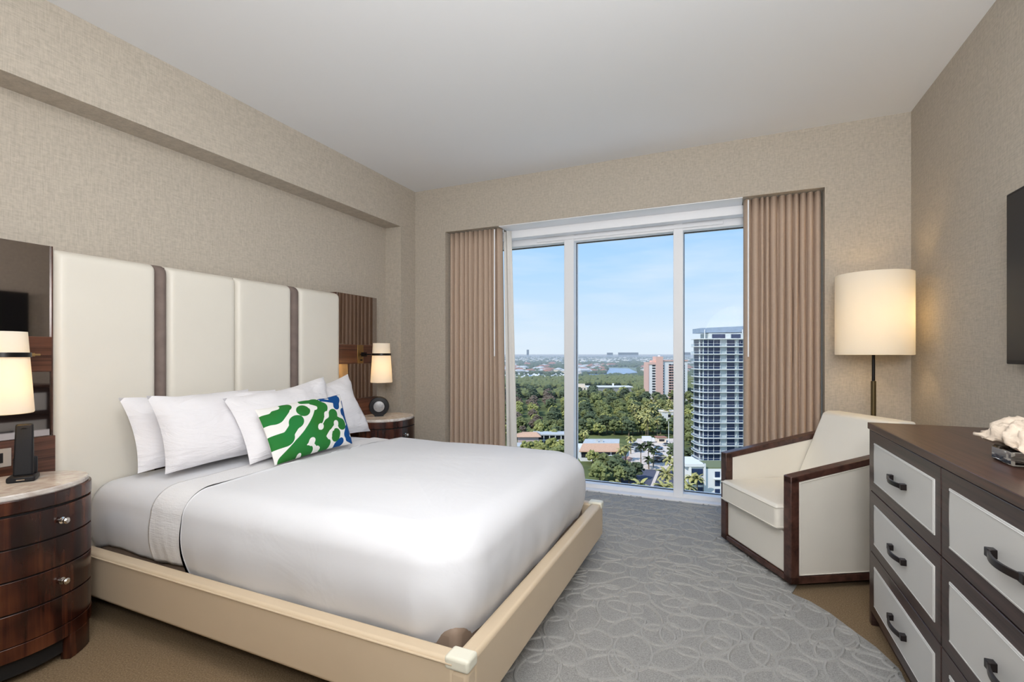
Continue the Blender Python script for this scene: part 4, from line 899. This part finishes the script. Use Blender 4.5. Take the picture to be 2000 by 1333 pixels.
# ---- vehicles
cb = [MB().prism([(-2.2, .35), (2.2, .35), (2.25, .85), (1.3, .98), (-1.9, .98), (-2.2, .85)], -.9, .9, 'y').mesh('car_body', m) for m in CARM]
cg = MB().prism([(-1.7, .98), (1.15, .98), (.55, 1.48), (-1.2, 1.48)], -.78, .78, 'y').mesh('cabin', DWIN)
wh = MB().tube([(0, -.95, .33), (0, .95, .33)], .33, 12).mesh('wheels', DWIN)
cars = [((1236, 868), 0, 'white car at the far left end of the parking lot'), ((1243, 872), 2, 'dark car beside the far left white car'), ((1234, 880), 0, 'white car in the near left parking row'), ((1246, 883), 3, 'silver car at the near left row end'), ((1240, 876), 3, 'silver car in the middle of the left row'),
        ((1286, 878), 1, 'blue car at the top of the right row'), ((1290, 884), 0, 'white car second in the right row'), ((1285, 890), 1, 'blue car in the middle of the right row'), ((1293, 896), 3, 'silver car low in the right row'), ((1284, 899), 2, 'dark car below the blue cars'), ((1280, 905), 2, 'dark car nearest the traffic island'), ((1297, 904), 2, 'dark car at the right curb of the lot'),
        ((1302, 872), 3, 'silver car near the light pole'), ((1310, 970), 0, 'white car at the bottom right of the road')]
for p, c_, lb in cars:
    x_, y_ = gp(*p); t = thing('car', lb, 'car', (x_, y_, GZ + .36), YAW + rnd.uniform(-.15, .15) + (0 if p[0] < 1260 else .2))
    inst('car_body', cb[c_], t, (0, 0, 0)); inst('cabin', cg, t, (0, 0, 0))
    for s_ in (-1.4, 1.4): inst('wheels', wh, t, (s_, 0, 0))
x_, y_ = gp(1266, 866); t = thing('box_truck', 'white box truck parked at the far side of the parking lot', 'truck', (x_, y_, GZ + .36), YAW)
obj('cargo_box', MB().box(-3.4, -1.2, .9, 1.6, 1.2, 3.5), PWHITE, t); obj('cab', MB().box(1.7, -1.1, .6, 3.4, 1.1, 2.6), PWHITE, t); inst('wheels', wh, t, (-2, 0, .1)); inst('wheels', wh, t, (2.3, 0, .1))
x_, y_ = gp(1284, 866); t = thing('kiosk', 'small pale kiosk building behind the parking lot', 'building', (x_, y_, GZ), YAW)
obj('wall', MB().box(0, 0, 0, 5, 4, 3), CREAMS, t); obj('roof', MB().box(-.5, -.5, 3, 5.5, 4.5, 3.4), TERRA, t); obj('window', MB().box(1, -.1, 1, 4, .1, 2.2), DWIN, t)
x_, y_ = gp(1306, 866); t = thing('light_pole', 'tall white light pole at the right of the parking lot', 'pole', (x_, y_, GZ))
obj('pole', MB().lathe([(.22, 0), (.12, 12.5)], 8), PWHITE, t); obj('pole_base', MB().lathe([(.4, 0), (.4, .8)], 8), PWHITE, t)

# ---- marina, far houses and skyline
hb_ = []
for i, (wm_, rm_) in enumerate(((PWHITE, TERRA), (CREAMS, GREYROOF), (PWHITE, GREYROOF), (CREAMS, TERRA))):
    hb_.append((MB().box(-9, -6, 0, 9, 6, 5.5).mesh('wall', wm_), MB().add([(-10, -7, 5.5), (10, -7, 5.5), (10, 7, 5.5), (-10, 7, 5.5), (-5, 0, 8.5), (5, 0, 8.5)], [(3, 2, 1, 0), (0, 1, 5, 4), (1, 2, 5), (2, 3, 4, 5), (3, 0, 4)]).mesh('roof', rm_)))
for i in range(170):
    px = rnd.uniform(978, 1210) if i < 130 else rnd.uniform(1210, 1360); py = rnd.choice((rnd.uniform(719, 731), rnd.uniform(712, 731)))
    if 1180 < px < 1250 and py > 717: continue
    x_, y_ = gp(px, py); k = rnd.randrange(4); t = thing('house', 'small %s house in the distant suburbs seen through the %s pane' % (('white red roofed', 'cream grey roofed', 'white grey roofed', 'cream red roofed')[k], 'left' if px < 1115 else 'right' if px > 1325 else 'middle'), 'house', (x_, y_, GZ), YAW + rnd.choice((0, 1.2, .5)), 'distant suburban houses')
    s_ = rnd.uniform(.9, 1.7); t.scale = (s_, s_, s_)
    inst('wall', hb_[k][0], t, (0, 0, 0)); inst('roof', hb_[k][1], t, (0, 0, 0))
hull = MB().add([(-8, -2, 0), (6, -2, 0), (9, 0, .4), (6, 2, 0), (-8, 2, 0), (-8, -2.4, 2.2), (6, -2.4, 2.4), (11, 0, 3), (6, 2.4, 2.4), (-8, 2.4, 2.2)], [(4, 3, 2, 1, 0), (5, 6, 7, 8, 9), (0, 1, 6, 5), (1, 2, 7, 6), (2, 3, 8, 7), (3, 4, 9, 8), (4, 0, 5, 9)]).mesh('hull', BOATW)
cbn = MB().box(-5, -1.7, 2.2, 3, 1.7, 4.4).box(-3, -1.4, 4.4, 1, 1.4, 5.6).mesh('boat_cabin', BOATW)
for i in range(44):
    x_, y_ = gp(rnd.uniform(985, 1105), rnd.uniform(734.5, 742.5)); t = thing('boat', 'white motor boat moored in the marina by the canal', 'boat', (x_, y_, GZ + .6), YAW + rnd.choice((0, 1.5)) + rnd.uniform(-.2, .2), 'marina boats')
    inst('hull', hull, t, (0, 0, 0)); inst('boat_cabin', cbn, t, (0, 0, 0))
x_, y_ = gp(1000, 744); t = thing('marina_shed', 'wide white roofed marina shed at left edge of the view', 'building', (x_, y_, GZ), YAW)
obj('wall', MB().box(-30, 0, 0, 25, 25, 6), PWHITE, t); obj('roof', MB().box(-31, -1, 6, 26, 26, 7.2), PWHITE, t)
bm = bmesh.new()
for i in range(700):
    d = rn.uniform(2600, 7500); px = rn.uniform(970, 1400); X_, Y_ = vw((px - 1000) / F * d, d); s_ = rn.uniform(12, 40)
    bmesh.ops.create_cube(bm, size=1, matrix=Matrix.Translation((X_, Y_, GZ + 6)) @ Matrix.Rotation(rn.uniform(0, 3), 4, 'Z') @ Matrix.Diagonal((s_, s_ * .6, rn.uniform(10, 18), 1)))
me = bpy.data.meshes.new('far_town'); bm.to_mesh(me); bm.free(); me.materials.append(PWHITE)
o = bpy.data.objects.new('far_town', me); col.objects.link(o); tag(o, 'pale scatter of tiny town buildings just below the horizon', 'buildings', None, 'stuff')
for px, wdt, hh, lb in ((1228, 260, 72, 'wide grey block of flats on the horizon above the lake'), (1192, 70, 70, 'slim grey tower on the horizon left of the lake'), (1031, 30, 110, 'thin mast like tower on the horizon at the left'), (1340, 120, 74, 'low grey block on the horizon beyond the pink tower')):
    x_, y_ = at(px, 6500); t = thing('skyline_block', lb, 'building', (x_, y_, GZ), YAW)
    obj('block', MB().box(-wdt / 2, 0, 0, wdt / 2, 60, hh), simple('skyline_concrete', rgb(150, 158, 170), .9), t); obj('roof_plant', MB().box(-wdt / 5, 10, hh, wdt / 5, 40, hh + 6), PWHITE, t)

# ---- humid air over the land
hz = bpy.data.materials.new('humid_haze'); hz.use_nodes = True; n_ = hz.node_tree; n_.nodes.clear()
ov = n_.nodes.new('ShaderNodeOutputMaterial'); vs_ = n_.nodes.new('ShaderNodeVolumeScatter'); vs_.inputs['Color'].default_value = (.80, .90, 1, 1); vs_.inputs['Density'].default_value = .00028
n_.links.new(vs_.outputs[0], ov.inputs['Volume'])
o = obj('haze', MB().prism([vw(-1500, 450), vw(1500, 450), vw(9000, 13000), vw(-9000, 13000)], GZ - 1, GZ + 44), hz, None, smooth=False)
tag(o, 'pale humid haze lying over the distant suburbs', 'haze', None, 'stuff')
